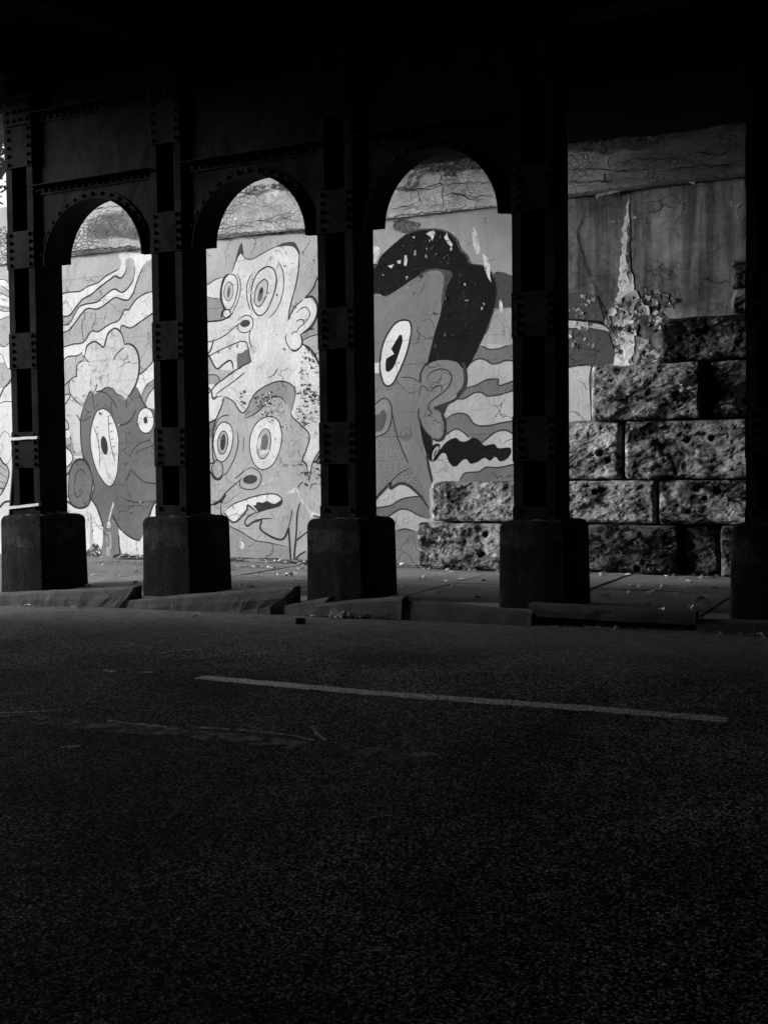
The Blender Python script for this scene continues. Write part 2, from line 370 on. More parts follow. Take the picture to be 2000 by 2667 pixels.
# ------------------------------------------------------------------ retaining wall with its mural
WY = 14.9
MURAL = [
('mural','F','lg',0,'-17233,5290;-15136,5104;-14965,5099;-13745,5083;-13257,5039;-12226,5024;-11364,5003;-11002,4968;-11042,3254;-11407,3273;-16732,3555;-17303,3585'),
('mural','F','lg',0,'-16889,3855;-16329,3822;-11342,3527;-10979,3506;-11010,2178;-11041,840;-11407,838;-16444,812;-17011,809'),
('mural','F','w',0,'-17005,963;-13772,969;-13280,970;-12769,971;-12361,833;-11404,973;-11038,974;-11061,-13;-11428,-22;-12917,-42;-16482,-177;-17051,-192'),
('mural','F','w',1,'-16631,4895;-15438,4838;-15339,4832;-14531,4765;-14461,4724;-14043,4690;-13975,4608;-14043,4548;-14461,4581;-14536,4635;-15344,4699;-15442,4728;-16639,4695'),
('mural','F','w',1,'-16644,4571;-15447,4594;-15365,4573;-14556,4511;-14449,4464;-14031,4433;-13905,4367;-13909,4237;-14031,4243;-14096,4247;-14516,4277;-14563,4302;-15372,4360;-15455,4381;-16653,4346'),
('mural','F','w',1,'-16658,4196;-15457,4305;-15359,4274;-14550,4217;-14451,4214;-14032,4185;-13880,4188;-13882,4106;-14023,4097;-14441,4126;-14585,4100;-15396,4155;-15464,4129;-16668,3946'),
('mural','L','ink',10.8,1,'-16632,4865;-15778,4825;-14627,4771;-14531,4765;-14461,4724;-14392,4641;-13987,4233'),
('mural','L','ink',10.8,1,'-16642,4604;-15785,4629;-14631,4664;-14536,4635;-14461,4581;-14051,4287'),
('mural','L','ink',10.8,1,'-16647,4489;-15789,4507;-14635,4531;-14556,4511;-14449,4464;-14321,4397;-13911,4184'),
('mural','L','ink',10.8,1,'-16656,4260;-15797,4286;-14642,4322;-14563,4302;-14516,4277;-14449,4273;-14030,4251'),
('mural','L','ink',10.8,1,'-16664,4058;-15803,4139;-14645,4248;-14550,4217;-14451,4214;-14295,4217;-13878,4226'),
('mural','L','ink',10.8,1,'-16676,3759;-15812,3893;-14651,4074;-14585,4100;-14441,4126;-14296,4170;-13876,4297'),
('mural','F','w',1,'-15978,3904;-15479,3714;-15398,3654;-14586,3608;-14464,3655;-14045,3631;-13924,3778;-13787,3191;-14051,3204;-14082,3212;-14502,3232;-14563,3337;-15374,3378;-15420,3490;-15485,3531;-15987,3657'),
('mural','L','ink',12.7,1,'-15613,4613;-14820,3833;-14664,3667;-14586,3608;-14464,3655;-14374,3734;-13945,4085'),
('mural','L','ink',10.8,1,'-15590,3422;-14767,3480;-14670,3487;-14607,3447;-14563,3337;-14502,3232;-14439,3223;-14021,3163'),
('mural','F','w2',1,'-16065,2241;-15512,2782;-15402,2933;-14589,2899;-14503,2959;-14082,2941;-13935,2935;-13864,2060;-14010,556;-14431,552;-14769,548;-15593,539;-16120,797'),
('mural','L','ink',26.8,1,'-15821,1597;-14966,2315;-14804,2552;-14695,2752;-14589,2899;-14503,2959;-14433,3031;-14002,3391'),
('mural','L','ink',12.3,1,'-15644,2060;-14803,2565;-14699,2628;-14563,2661;-14429,2647;-14330,2600;-13919,2401'),
('mural','F','lg',1,'-15996,1703;-15551,1696;-15484,1605;-14666,1595;-14583,1543;-14529,1416;-14576,1263;-14683,1098;-15502,1099;-15576,1021;-15935,929'),
('mural','F','w',1,'-14452,1846;-14468,1736;-14504,1644;-14556,1583;-14617,1561;-14675,1584;-14724,1647;-14755,1741;-14763,1851;-14747,1961;-14710,2054;-14658,2115;-14597,2135;-14539,2112;-14491,2049;-14460,1955'),
('mural','L','ink',9.2,0,'-14452,1846;-14468,1736;-14504,1644;-14556,1583;-14617,1561;-14675,1584;-14724,1647;-14755,1741;-14763,1851;-14747,1961;-14710,2054;-14658,2115;-14597,2135;-14539,2112;-14491,2049;-14460,1955;-14452,1846'),
('mural','L','ink',24.7,1,'-15593,2499;-14797,1750;-14731,1685;-14666,1595;-14583,1543;-14529,1416;-14576,1263;-14683,1098;-14753,1022;-14859,932;-15711,206'),
('mural','L','ink',10.3,1,'-15539,2045;-14736,1545;-14570,1441'),
('mural','L','ink',10.3,1,'-15596,1424;-14774,1418;-14740,1417;-14557,1321'),
('mural','L','ink',10.3,1,'-15596,1429;-14779,1271;-14745,1264;-14611,1232'),
('mural','L','ink',10.3,1,'-15600,1318;-14783,1162;-14749,1156;-14647,1143;-15465,1144'),
('mural','L','ink',33.0,1,'-15710,230;-14865,752;-14760,817;-14656,900;-14537,920;-14112,989'),
('mural','F','w',1,'-13751,4458;-13262,4420;-13117,4436;-12856,4436;-12699,4498;-12467,4549;-12312,4636;-12084,4715;-11897,4729;-11911,4681;-11962,4597;-12025,4582;-12112,4623;-12239,4570;-12444,4467;-12626,4362;-12808,4295;-12941,4184;-13075,4062;-13181,4039;-13260,4048;-13749,4082'),
('mural','L','ink',18.9,1,'-13753,4369;-13262,4420;-13117,4436;-12856,4436;-12699,4498;-12467,4549;-12312,4636;-12084,4715;-12046,4726'),
('mural','L','ink',24.0,1,'-11884,4737;-11911,4661;-11975,4592;-12025,4582;-12112,4623;-12239,4570;-12444,4467;-12626,4362;-12808,4295;-12941,4184;-13075,4062;-13181,4039;-13260,4048;-13748,4107'),
('mural','F','w',1,'-13754,3923;-13265,3892;-13106,3912;-12997,4046;-12889,4170;-12759,4211;-12501,4232;-12346,4320;-12142,4414;-11994,4349;-11868,4402;-11754,4530;-11699,4741;-11635,4852;-11538,4824;-11578,4691;-11669,4504;-11747,4333;-11848,4223;-11947,4221;-12121,4273;-12248,4223;-12402,4145;-12530,4114;-12709,4137;-12841,4056;-12975,3923;-13109,3811;-13255,3769;-13744,3799'),
('mural','L','ink',20.6,1,'-13757,3829;-13265,3892;-13106,3912;-12997,4046;-12889,4170;-12759,4211;-12501,4232;-12346,4320;-12142,4414;-11994,4349;-11868,4402;-11754,4530;-11699,4741'),
('mural','L','ink',22.3,1,'-11553,4709;-11591,4653;-11669,4504;-11747,4333;-11848,4223;-11947,4221;-12121,4273;-12248,4223;-12402,4145;-12530,4114;-12709,4137;-12841,4056;-12975,3923;-13109,3811;-13255,3769;-13750,3628'),
('mural','F','w',1,'-12027,4967;-11853,4990;-11657,4952;-11367,4886;-11491,4781;-11688,4720;-11733,4861;-11881,4875;-11910,4720;-12009,4728;-11981,4844'),
('mural','F','w',1,'-13765,3553;-13276,3525;-12932,3587;-12802,3589;-12643,3751;-12489,3741;-12258,3846;-12056,3902;-11939,4062;-11852,4056;-11700,4212;-11478,4303;-11381,4309;-11018,4281;-11026,3930;-11390,3955;-11611,3853;-11823,3759;-11996,3809;-12035,3723;-12017,3464;-12786,3245;-12833,3420;-12939,3369;-13119,3364;-13227,3278;-13716,3303;-13773,3306'),
('mural','L','ink',20.6,1,'-13769,3448;-13276,3525;-13037,3563;-12802,3589;-12643,3751;-12489,3741;-12258,3846;-12056,3902;-11939,4062;-11852,4056;-11700,4212;-11478,4303;-11381,4309;-11017,4332'),
('mural','L','ink',20.6,1,'-11022,4125;-11390,3955;-11611,3853;-11823,3759;-11996,3809;-12035,3723'),
('mural','L','ink',18.9,1,'-13774,2841;-13270,3270;-13202,3338;-13119,3368;-12939,3369;-12833,3420'),
('mural','L','stain',8.6,1,'-13087,5003;-13104,4863;-13070,4699;-13061,4536'),
('mural','L','stain',8.6,1,'-12969,5013;-12961,4851;-12987,4591'),
('mural','L','stain',8.6,1,'-12744,4732;-12772,4634;-12788,4535'),
('mural','L','stain',8.6,1,'-12892,4986;-12922,4848'),
('mural','L','stain',8.6,1,'-13130,4866;-13125,4602'),
('mural','L','stain',8.6,1,'-12840,4981;-12856,4882'),
('mural','L','ink2',12.0,1,'-12787,4133;-12765,3990;-12818,3933;-12835,3813;-12802,3589'),
('mural','L','ink2',10.3,1,'-12557,4076;-12535,3955;-12615,3840;-12591,3758'),
('mural','F','w',1,'-11662,2984;-11533,3068;-11377,3195;-11013,3176;-10994,2865;-11357,2881;-11512,2821;-11627,2668;-11750,2831'),
('mural','L','ink',19.6,1,'-11676,2981;-11533,3068;-11377,3195;-11006,3496'),
('mural','L','ink',19.6,1,'-11627,2668;-11512,2821;-11371,2893;-11002,3082'),
('mural','F','mg',1,'-11628,2657;-11512,2809;-11357,2892;-10993,2876;-11004,2422;-11368,2434;-11521,2462;-11575,2531'),
('mural','F','w2',1,'-11548,2485;-11502,2641;-11388,2771;-11023,2756;-10996,2755;-11004,2422;-11368,2434'),
('mural','L','ink',17.6,1,'-11561,2508;-11502,2641;-11374,2775;-11001,3112'),
('mural','F','w',1,'-13705,2132;-13215,2120;-13155,2131;-13120,2071;-13158,2002;-13219,2003;-13709,2014'),
('mural','L','ink',15.7,1,'-13703,2201;-13215,2132;-13155,2124;-13120,2071;-13143,2002;-13099,1954;-12984,1788'),
('mural','F','mg',1,'-13712,1895;-13222,1886;-13100,1949;-12984,1800;-13075,1755;-13224,1816;-13715,1824'),
('mural','L','ink',17.6,1,'-12984,1800;-13000,1770;-13091,1743'),
('mural','F','w',1,'-13715,1824;-13224,1816;-13135,1767;-13093,1673;-13125,1580;-13233,1511;-13724,1516'),
('mural','L','ink',19.6,1,'-13705,2140;-13224,1828;-13150,1779;-13093,1673;-13125,1580;-13234,1499;-13736,1123'),
('mural','F','w',1,'-13077,1685;-12898,1682;-12840,1623;-12989,1637'),
('mural','F','lg2',1,'-13733,2725;-13243,2706;-13137,2726;-12961,2591;-12844,2506;-12894,2345;-12913,2183;-12894,1810;-13045,1766;-13215,2144;-13704,2156;-13725,2488'),
('mural','L','ink',17.6,1,'-13736,2127;-13232,2566;-13139,2667;-13128,2730;-13228,2724;-13719,2697'),
('mural','L','ink',17.6,1,'-12997,2383;-12925,2299;-12898,2182'),
('mural','L','ink',17.6,1,'-13686,2752;-13210,2284;-13184,2143;-13674,2155'),
('mural','L','ink',17.6,1,'-12951,2927;-12910,2810;-12844,2529'),
('mural','L','ink',17.6,1,'-13724,2534;-13223,2892;-13130,2958;-12978,3026;-12891,2967'),
('head1','F','lg2',1,'-12822,3280;-12774,3405;-12742,3507;-12667,3560;-12563,3581;-12463,3525;-12391,3480;-12345,3564;-12284,3697;-12167,3769;-12081,3752;-11998,3657;-11959,3496;-11860,3502;-11748,3439;-11681,3323;-11663,3164;-11674,3030;-11721,2874;-11823,2721;-11946,2589;-12053,2661;-12152,2711;-12222,2782;-12351,2810;-12454,2768;-12646,2718;-12689,2755;-12735,2710;-12782,2619;-12844,2506;-12961,2591;-13107,2724;-13142,2866;-13099,2980;-12978,3021;-12976,3091;-12943,3228'),
('head1','F','dk',1,'-12844,2506;-12766,2642;-12689,2755;-12632,2706;-12454,2768;-12351,2810;-12222,2771;-12138,2699;-11946,2589;-11823,2721;-11750,2808;-11655,2691;-11575,2508;-11521,2462;-11369,2412;-11004,2400;-11040,884;-11406,883;-11463,838;-11553,610;-11716,290;-11857,310;-12026,399;-12167,512;-12280,603;-12399,509;-12472,508;-12555,716;-12653,901;-12739,994;-12707,1087;-12646,1157;-12698,1389;-12753,1529;-12868,1693;-12907,1880;-12913,2183;-12894,2345'),
('head1','F','dk2',1,'-12457,531;-12309,602;-12167,512;-12160,236;-12122,18;-12530,8;-12495,229'),
('head1','F','dk',1,'-13176,1393;-13050,1602;-12899,1635;-12783,1529;-12698,1389;-12679,1226;-12722,1064;-12772,877;-12923,807;-13101,853;-13198,970;-13198,1182'),
('head1','L','ink',19.6,0,'-13176,1393;-13050,1602;-12899,1635;-12783,1529;-12698,1389;-12679,1226;-12722,1064;-12772,877;-12923,807;-13101,853;-13198,970;-13198,1182;-13176,1393'),
('head1','L','ink',31.4,1,'-13658,1158;-13176,888;-13072,829;-12923,811;-12772,866'),
('head1','L','ink',27.5,1,'-13689,963;-13185,1416;-13081,1568;-12914,1624;-12841,1588'),
('head1','L','ink',15.7,1,'-12803,1343;-12860,1425;-12934,1461;-13026,1392;-13069,1228;-13065,1064;-13007,994;-12854,1122'),
('head1','F','w',1,'-12898,1659;-12855,1623;-12712,1412;-12698,1377;-12753,1529;-12868,1693'),
('head1','L','ink',17.6,1,'-12898,1682;-12811,1576;-12726,1447;-12698,1377'),
('head1','F','w',1,'-12419,2469;-12290,2396;-12180,2209;-12114,1979;-12121,1705;-12158,1408;-12235,1225;-12338,1174;-12466,1272;-12607,1481;-12701,1807;-12703,2062;-12644,2268;-12551,2427'),
('head1','L','ink',17.6,0,'-12419,2469;-12290,2396;-12180,2209;-12114,1979;-12121,1705;-12158,1408;-12235,1225;-12338,1174;-12466,1272;-12607,1481;-12701,1807;-12703,2062;-12644,2268;-12551,2427;-12419,2469'),
('head1','F','ink',1,'-12346,1861;-12342,1801;-12350,1749;-12367,1714;-12392,1699;-12420,1709;-12448,1740;-12471,1789;-12485,1848;-12488,1908;-12481,1960;-12463,1996;-12439,2010;-12410,2001;-12383,1969;-12360,1920'),
('head1','F','w',1,'-11387,2240;-11402,2161;-11439,2095;-11495,2051;-11559,2037;-11623,2054;-11677,2101;-11712,2169;-11722,2249;-11708,2328;-11669,2394;-11613,2438;-11549,2451;-11485,2433;-11432,2387;-11398,2319'),
('head1','L','ink',17.6,0,'-11387,2240;-11402,2161;-11439,2095;-11495,2051;-11559,2037;-11623,2054;-11677,2101;-11712,2169;-11722,2249;-11708,2328;-11669,2394;-11613,2438;-11549,2451;-11485,2433;-11432,2387;-11398,2319;-11387,2240'),
('head1','F','ink',1,'-11520,2250;-11524,2228;-11533,2209;-11546,2197;-11561,2193;-11576,2198;-11588,2211;-11596,2230;-11599,2252;-11595,2275;-11586,2293;-11573,2306;-11558,2310;-11543,2305;-11531,2292;-11523,2273'),
('head1','L','ink',13.7,1,'-11908,1634;-11819,1769;-11675,1879;-11534,1917;-11381,1930;-11015,1960'),
('head1','L','ink',9.8,1,'-11778,1711;-11650,1777;-11383,1840;-11016,1926'),
('head1','L','ink',17.6,1,'-11870,1451;-11746,1336;-11607,1245;-11398,1217;-11033,1168'),
('head1','L','ink',15.7,1,'-12082,1006;-11955,938;-11756,909;-11405,933;-11038,957'),
('head1','L','ink',19.6,1,'-12094,2184;-11950,2203;-11834,2291;-11731,2446'),
('head1','L','ink',13.7,1,'-12881,2275;-12791,2296;-12671,2350'),
('head1','L','ink',15.7,1,'-12646,2730;-12629,2591;-12604,2452'),
('head1','L','ink',17.6,1,'-12572,2750;-12368,2724;-12227,2599;-12130,2459'),
('head1','L','ink',13.7,1,'-11946,2589;-11930,2453'),
('head1','L','ink',11.7,1,'-12646,2199;-12563,2012;-12525,1804;-12524,1503'),
('head1','L','ink',11.7,1,'-12320,2351;-12313,2075;-12276,1845;-12197,1569'),
('head1','L','ink',15.7,1,'-11884,1451;-11989,1258'),
('head1','L','ink',13.7,1,'-12242,2577;-12260,2441;-12219,2348'),
('head1','L','ink',25.5,1,'-12822,3280;-12774,3405;-12742,3507;-12667,3560;-12563,3581;-12463,3525;-12391,3480;-12345,3564;-12284,3697;-12167,3769;-12081,3752;-11998,3657;-11959,3496'),
('head1','L','ink',27.5,1,'-11959,3496;-11860,3502;-11748,3439;-11681,3323;-11663,3164;-11674,3030;-11721,2874;-11823,2721;-11946,2589'),
('head1','L','ink',17.6,1,'-11946,2589;-12053,2661;-12152,2711;-12222,2782;-12351,2810;-12454,2768;-12572,2755'),
('head1','L','ink',19.6,1,'-12822,3280;-12943,3228;-12976,3091;-12970,3009'),
('head1','L','ink',15.7,1,'-12978,3021;-13099,2980;-13142,2866;-13107,2724;-12961,2591;-12844,2506'),
('head1','L','ink',17.6,1,'-12180,3259;-12121,3346;-11960,3455'),
('head1','L','ink',15.7,1,'-12834,3373;-12748,3288;-12705,3244'),
('head1','L','ink',15.7,1,'-12539,2887;-12571,2796;-12646,2718'),
('head1','L','ink',17.6,1,'-12844,2506;-12766,2642;-12689,2755;-12632,2706'),
('head1','L','ink',19.6,1,'-12844,2506;-12894,2345;-12913,2183;-12907,1880;-12868,1693;-12753,1529;-12699,1366'),
('head1','L','ink',17.6,1,'-12699,1366;-12646,1157;-12725,971'),
('head1','L','ink',25.5,1,'-12739,982;-12625,855;-12555,716;-12473,496'),
('head1','L','ink',25.5,1,'-12306,741;-12222,603;-12139,489;-12026,399;-11857,310;-11716,285'),
('head1','L','ink',23.5,1,'-11031,1263;-11406,906;-11463,826;-11553,610;-11597,519'),
('head1','L','ink',17.6,1,'-11683,2693;-11603,2543;-11521,2462'),
('head1','L','ink',19.6,1,'-12156,374;-12148,144;-12128,17'),
('head1','L','ink',9.8,1,'-12588,2151;-12535,2168'),
('head1','L','ink',9.8,1,'-12344,2329;-12277,2345'),
('head1','L','ink',7.8,1,'-11749,1756;-11731,1695'),
('head1','L','ink',9.8,1,'-12574,2040;-12527,2057'),
('head1','L','ink',9.8,1,'-12321,2202;-12254,2218'),
('head1','L','ink',7.8,1,'-11686,1775;-11668,1714'),
('head1','L','ink',9.8,1,'-12559,1929;-12518,1947'),
('head1','L','ink',9.8,1,'-12299,2075;-12232,2092'),
('head1','L','ink',7.8,1,'-11624,1795;-11606,1733'),
('head1','L','ink',9.8,1,'-12545,1818;-12509,1836'),
('head1','L','ink',9.8,1,'-12276,1948;-12209,1965'),
('head1','L','ink',7.8,1,'-11562,1814;-11544,1753'),
('head1','L','ink',9.8,1,'-12530,1707;-12501,1725'),
('head1','L','ink',9.8,1,'-12253,1822;-12187,1839'),
('head1','L','ink',7.8,1,'-11500,1833;-11482,1772'),
('head1','L','ink',9.8,1,'-12516,1596;-12492,1614'),
('head1','L','ink',9.8,1,'-12231,1695;-12164,1713'),
('head1','L','ink',7.8,1,'-11072,1845;-11438,1852;-11420,1791;-11063,1429'),
('head1','F','lime',1,'-12258,914;-12238,868;-12291,741;-12339,602;-12312,510;-12400,486;-12367,625'),
('head1','F','lime2',1,'-12401,463;-12356,486;-12302,325;-12325,13;-12413,10;-12430,230'),
('head1','F','lg',1,'-12731,738;-12712,482;-12694,272;-12713,3;-12767,2;-12761,411'),
('head1','F','stain2',1,'-12793,130;-12642,226;-12556,135;-12530,8;-12856,-12'),
('mural','F','lg3',0,'-10716,5103;-10293,5062;-8309,4938;-7997,4907;-8008,2174;-8322,2183;-10354,2242;-10781,2255'),
('mural','F','lg',0,'-10725,1946;-10298,1937;-8308,2257;-7995,2248;-8019,-37;-8335,-46;-10342,-103;-10771,-115'),
('mural','F','w',1,'-10733,4377;-10308,4342;-10171,4397;-10013,4430;-10061,4257;-10076,4109;-10177,4117;-10312,4146;-10737,4178'),
('mural','L','ink',13.6,1,'-10738,4134;-10308,4333;-10171,4397;-10002,4433'),
('mural','L','ink',15.3,1,'-10736,4254;-10312,4146;-10177,4111;-10076,4104'),
('mural','F','mg',1,'-10737,4178;-10312,4146;-10177,4107;-10065,4099;-10001,3936;-10049,3790;-10298,3778;-10722,3807'),
('mural','F','mg',1,'-8008,4166;-8321,4191;-8372,4213;-8446,4094;-8552,3995;-8427,4012;-8336,3889;-8023,3866'),
('mural','L','ink',23.8,1,'-8002,4579;-8319,4281;-8404,4127;-8552,3995'),
('mural','F','mg',1,'-8016,3688;-8328,3710;-8434,3573;-8592,3439;-8583,3367;-8457,3422;-8333,3441;-8020,3422'),
('mural','L','ink',13.6,1,'-8593,3371;-8457,3417;-8333,3438;-8019,3491'),
('mural','F','mg',1,'-10702,2948;-10277,2929;-10197,2921;-10129,2875;-10096,2826;-10189,2763;-10303,2768;-10729,2786'),
('mural','L','ink',15.4,1,'-10726,2930;-10300,2926;-10197,2925;-10129,2884;-10092,2816'),
('mural','F','w2',1,'-10706,2794;-10280,2777;-10200,2764;-10271,2662;-10228,2546;-10022,2567;-10117,2371;-10189,2220;-10293,2185;-10719,2197'),
('mural','L','ink',20.6,1,'-10727,2045;-10297,2185;-10200,2217;-10120,2237'),
('mural','F','mg',1,'-9995,548;-9793,475;-9615,383;-9461,310;-9262,294;-8894,227;-8855,-24;-10008,-65'),
('mural','F','mg',1,'-8724,110;-8595,178;-8467,208;-8471,-32;-8769,-40'),
('mural','F','lg',1,'-8752,341;-8590,455;-8462,521;-8467,208;-8595,178;-8724,110;-8778,53'),
('mural','F','lg',1,'-10749,879;-10321,881;-10101,940;-10106,719;-9881,597;-9645,543;-9366,622;-9391,490;-9021,346;-8888,534;-8894,227;-9153,268;-9262,294;-9460,319;-9615,392;-9793,484;-9995,558;-10131,614;-10325,669;-10754,665'),
('head2','F','w2',1,'-9856,4464;-9809,4589;-9740,4694;-9673,4762;-9630,4712;-9565,4669;-9477,4670;-9346,4713;-9172,4770;-9001,4808;-8852,4803;-8727,4773;-8655,4686;-8629,4630;-8648,4452;-8683,4257;-8739,4063;-8805,3905;-8847,3672;-8770,3468;-8595,3295;-8481,3235;-8389,3122;-8309,2974;-7996,2958;-8002,2602;-8026,1674;-8340,1679;-8446,1532;-8513,1282;-8539,1227;-8573,1464;-8624,1565;-8569,1700;-8503,1899;-8564,2009;-8667,2112;-8794,2215;-8824,2293;-8758,2475;-8735,2583;-8765,2677;-8872,2747;-8999,2771;-9152,2748;-9328,2682;-9461,2593;-9542,2483;-9599,2373;-9666,2316;-9710,2321;-9777,2398;-9843,2484;-9931,2545;-10022,2575;-10089,2598;-10205,2574;-10250,2604;-10675,2620;-10697,2688;-10271,2671;-10160,2776;-9933,2886;-9819,2965;-10087,3006;-10276,3203;-10701,3225;-10753,3476;-10746,3789;-10321,3761;-10072,3763;-9959,3802;-10001,3936;-10064,4108;-10037,4330;-9968,4436'),
('head2','F','ink2',1,'-9844,4490;-9786,4643;-9727,4804;-9659,4926;-9632,4831;-9625,4739;-9673,4762;-9741,4685;-9805,4543'),
('head2','F','ink2',1,'-9022,4801;-9000,4826;-8894,4856;-8725,4849;-8664,4776;-8623,4683;-8629,4630;-8655,4682;-8727,4773;-8852,4803'),
('head2','F','w',1,'-9878,4466;-9790,4440;-9737,4324;-9751,4177;-9809,4015;-9889,3919;-9978,3953;-10031,4106;-10028,4255;-9980,4400'),
('head2','L','ink',34.0,1,'-9889,4470;-9979,4418;-10043,4256;-10047,4088;-9989,3944;-9967,3930'),
('head2','L','ink',15.3,1,'-9889,4466;-9790,4440;-9737,4324;-9751,4177;-9809,4015;-9889,3919;-9967,3943'),
('head2','F','lg2',1,'-9822,4191;-9835,4138;-9859,4094;-9890,4067;-9924,4061;-9955,4077;-9978,4112;-9991,4161;-9990,4217;-9977,4271;-9952,4314;-9921,4341;-9888,4347;-9857,4331;-9834,4296;-9821,4247'),
('head2','L','ink',11.9,0,'-9822,4191;-9835,4138;-9859,4094;-9890,4067;-9924,4061;-9955,4077;-9978,4112;-9991,4161;-9990,4217;-9977,4271;-9952,4314;-9921,4341;-9888,4347;-9857,4331;-9834,4296;-9821,4247;-9822,4191'),
('head2','F','dk',1,'-9879,4185;-9886,4152;-9896,4124;-9907,4106;-9919,4101;-9930,4110;-9936,4130;-9939,4160;-9937,4194;-9931,4227;-9921,4255;-9909,4272;-9897,4277;-9887,4269;-9880,4249;-9877,4219'),
('head2','F','w2',1,'-9873,3852;-9879,3827;-9895,3806;-9919,3794;-9948,3790;-9976,3797;-9999,3814;-10015,3836;-10020,3862;-10014,3888;-9997,3908;-9973,3921;-9945,3924;-9917,3917;-9893,3901;-9878,3878'),
('head2','L','ink',15.3,0,'-9873,3852;-9879,3827;-9895,3806;-9919,3794;-9948,3790;-9976,3797;-9999,3814;-10015,3836;-10020,3862;-10014,3888;-9997,3908;-9973,3921;-9945,3924;-9917,3917;-9893,3901;-9878,3878;-9873,3852'),
('head2','L','ink',27.2,1,'-9989,3935;-10047,3864;-10044,3799'),
('head2','L','ink',13.6,1,'-9745,4473;-9692,4339;-9696,4173;-9754,4011;-9846,3878'),
('head2','F','w',1,'-9198,4527;-9092,4481;-9041,4340;-9066,4161;-9144,3984;-9233,3845;-9342,3788;-9428,3840;-9491,3973;-9499,4139;-9451,4319;-9351,4458'),
('head2','L','ink',18.7,0,'-9198,4527;-9092,4481;-9041,4340;-9066,4161;-9144,3984;-9233,3845;-9342,3788;-9428,3840;-9491,3973;-9499,4139;-9451,4319;-9351,4458;-9198,4527'),
('head2','F','lg2',1,'-9256,4340;-9199,4290;-9205,4172;-9255,4029;-9350,3930;-9425,3968;-9434,4098;-9388,4241'),
('head2','L','ink',15.3,0,'-9256,4340;-9199,4290;-9205,4172;-9255,4029;-9350,3930;-9425,3968;-9434,4098;-9388,4241;-9256,4340'),
('head2','F','dk',1,'-9283,4100;-9298,4058;-9317,4024;-9337,4003;-9356,3999;-9370,4012;-9377,4039;-9376,4078;-9367,4122;-9352,4164;-9333,4198;-9313,4219;-9294,4224;-9280,4211;-9273,4183;-9274,4144'),
('head2','F','ink',1,'-9288,4155;-9294,4140;-9304,4127;-9314,4120;-9325,4120;-9334,4125;-9339,4137;-9341,4152;-9339,4168;-9332,4184;-9323,4196;-9312,4203;-9302,4204;-9293,4198;-9287,4187;-9285,4172'),
('head2','F','w',1,'-10275,3222;-10081,3305;-9901,3361;-9744,3407;-9634,3401;-9580,3333;-9592,3269;-9681,3246;-9747,3259;-9781,3214;-9859,3200;-9883,3126;-10018,3096;-10155,3028'),
('head2','F','dk',1,'-9770,3217;-9681,3237;-9581,3287;-9539,3183;-9519,3098;-9641,3049;-9763,2990'),
('head2','F','w',1,'-9866,3191;-9789,3177;-9775,2981;-9837,2966;-9868,3098'),
('head2','F','w2',1,'-9475,3668;-9486,3618;-9517,3577;-9562,3551;-9615,3544;-9668,3558;-9713,3589;-9742,3634;-9752,3686;-9740,3737;-9709,3778;-9663,3804;-9610,3810;-9558,3796;-9513,3765;-9484,3720'),
('head2','F','ink2',1,'-9523,3701;-9524,3679;-9538,3658;-9564,3641;-9597,3632;-9632,3630;-9665,3638;-9689,3652;-9702,3672;-9702,3694;-9687,3715;-9662,3731;-9629,3741;-9593,3742;-9561,3735;-9536,3720'),
('head2','F','w2',1,'-8829,3708;-8764,3830;-8678,3932;-8552,3986;-8448,3978;-8356,3890;-8043,3868;-8025,3760;-8337,3782;-8370,3677;-8455,3575;-8560,3491;-8634,3460;-8604,3368;-8626,3279;-8711,3220;-8795,3234;-8857,3310;-8887,3421;-8876,3484'),
('head2','L','ink',13.6,1,'-9651,4750;-9587,4680;-9478,4661;-9346,4704;-9172,4770;-9022,4814'),
('head2','L','ink',17.0,1,'-8634,4648;-8648,4452;-8694,4222;-8760,4028;-8816,3852;-8847,3672'),
('head2','L','ink',20.4,1,'-8847,3672;-8786,3786;-8700,3894;-8583,3970'),
('head2','L','ink',13.6,1,'-9471,4450;-9550,4327;-9581,4164;-9556,4015;-9519,3892'),
('head2','L','ink',13.6,1,'-9005,4591;-8933,4458;-8908,4293;-8928,4114;-8995,3937;-9104,3799;-9202,3742'),
('head2','L','ink',30.6,1,'-8552,3995;-8427,4008;-8346,3908;-8332,3763;-8434,3573;-8623,3456'),
('head2','L','ink',23.8,1,'-8634,3460;-8604,3368;-8626,3279;-8732,3216;-8816,3253'),
('head2','L','ink',13.6,1,'-8816,3250;-8878,3348;-8887,3421;-8871,3484'),
('head2','L','ink',13.6,1,'-8702,3780;-8617,3846;-8533,3858;-8472,3791;-8473,3719;-8558,3626;-8664,3552;-8696,3491'),
('head2','L','ink',13.6,1,'-8704,3654;-8640,3680;-8568,3663;-8579,3628'),
('head2','L','ink',13.6,1,'-8791,3460;-8759,3500;-8692,3496'),
('head2','L','ink',27.2,1,'-8605,3314;-8481,3235;-8389,3122;-8309,2983;-8001,2640'),
('head2','L','ink',23.8,1,'-10747,3757;-10321,3761;-10072,3763;-9936,3801;-9823,3871'),
('head2','L','ink',13.6,1,'-9760,3733;-9670,3792;-9560,3808;-9484,3752;-9471,3659;-9520,3579;-9631,3543;-9729,3583;-9754,3659;-9694,3701'),
('head2','L','ink',15.3,1,'-10744,3372;-10316,3441;-10145,3468;-9964,3542;-9806,3643;-9694,3701'),
('head2','L','ink',20.4,1,'-10708,2898;-10274,3297;-10214,3444;-10202,3472'),
('head2','L','ink',13.6,1,'-9520,3579;-9544,3479;-9525,3358;-9493,3306'),
('head2','L','ink',15.3,1,'-10716,3049;-10287,3222;-10081,3305;-9901,3361;-9766,3399;-9677,3416;-9590,3380;-9539,3183;-9512,3093'),
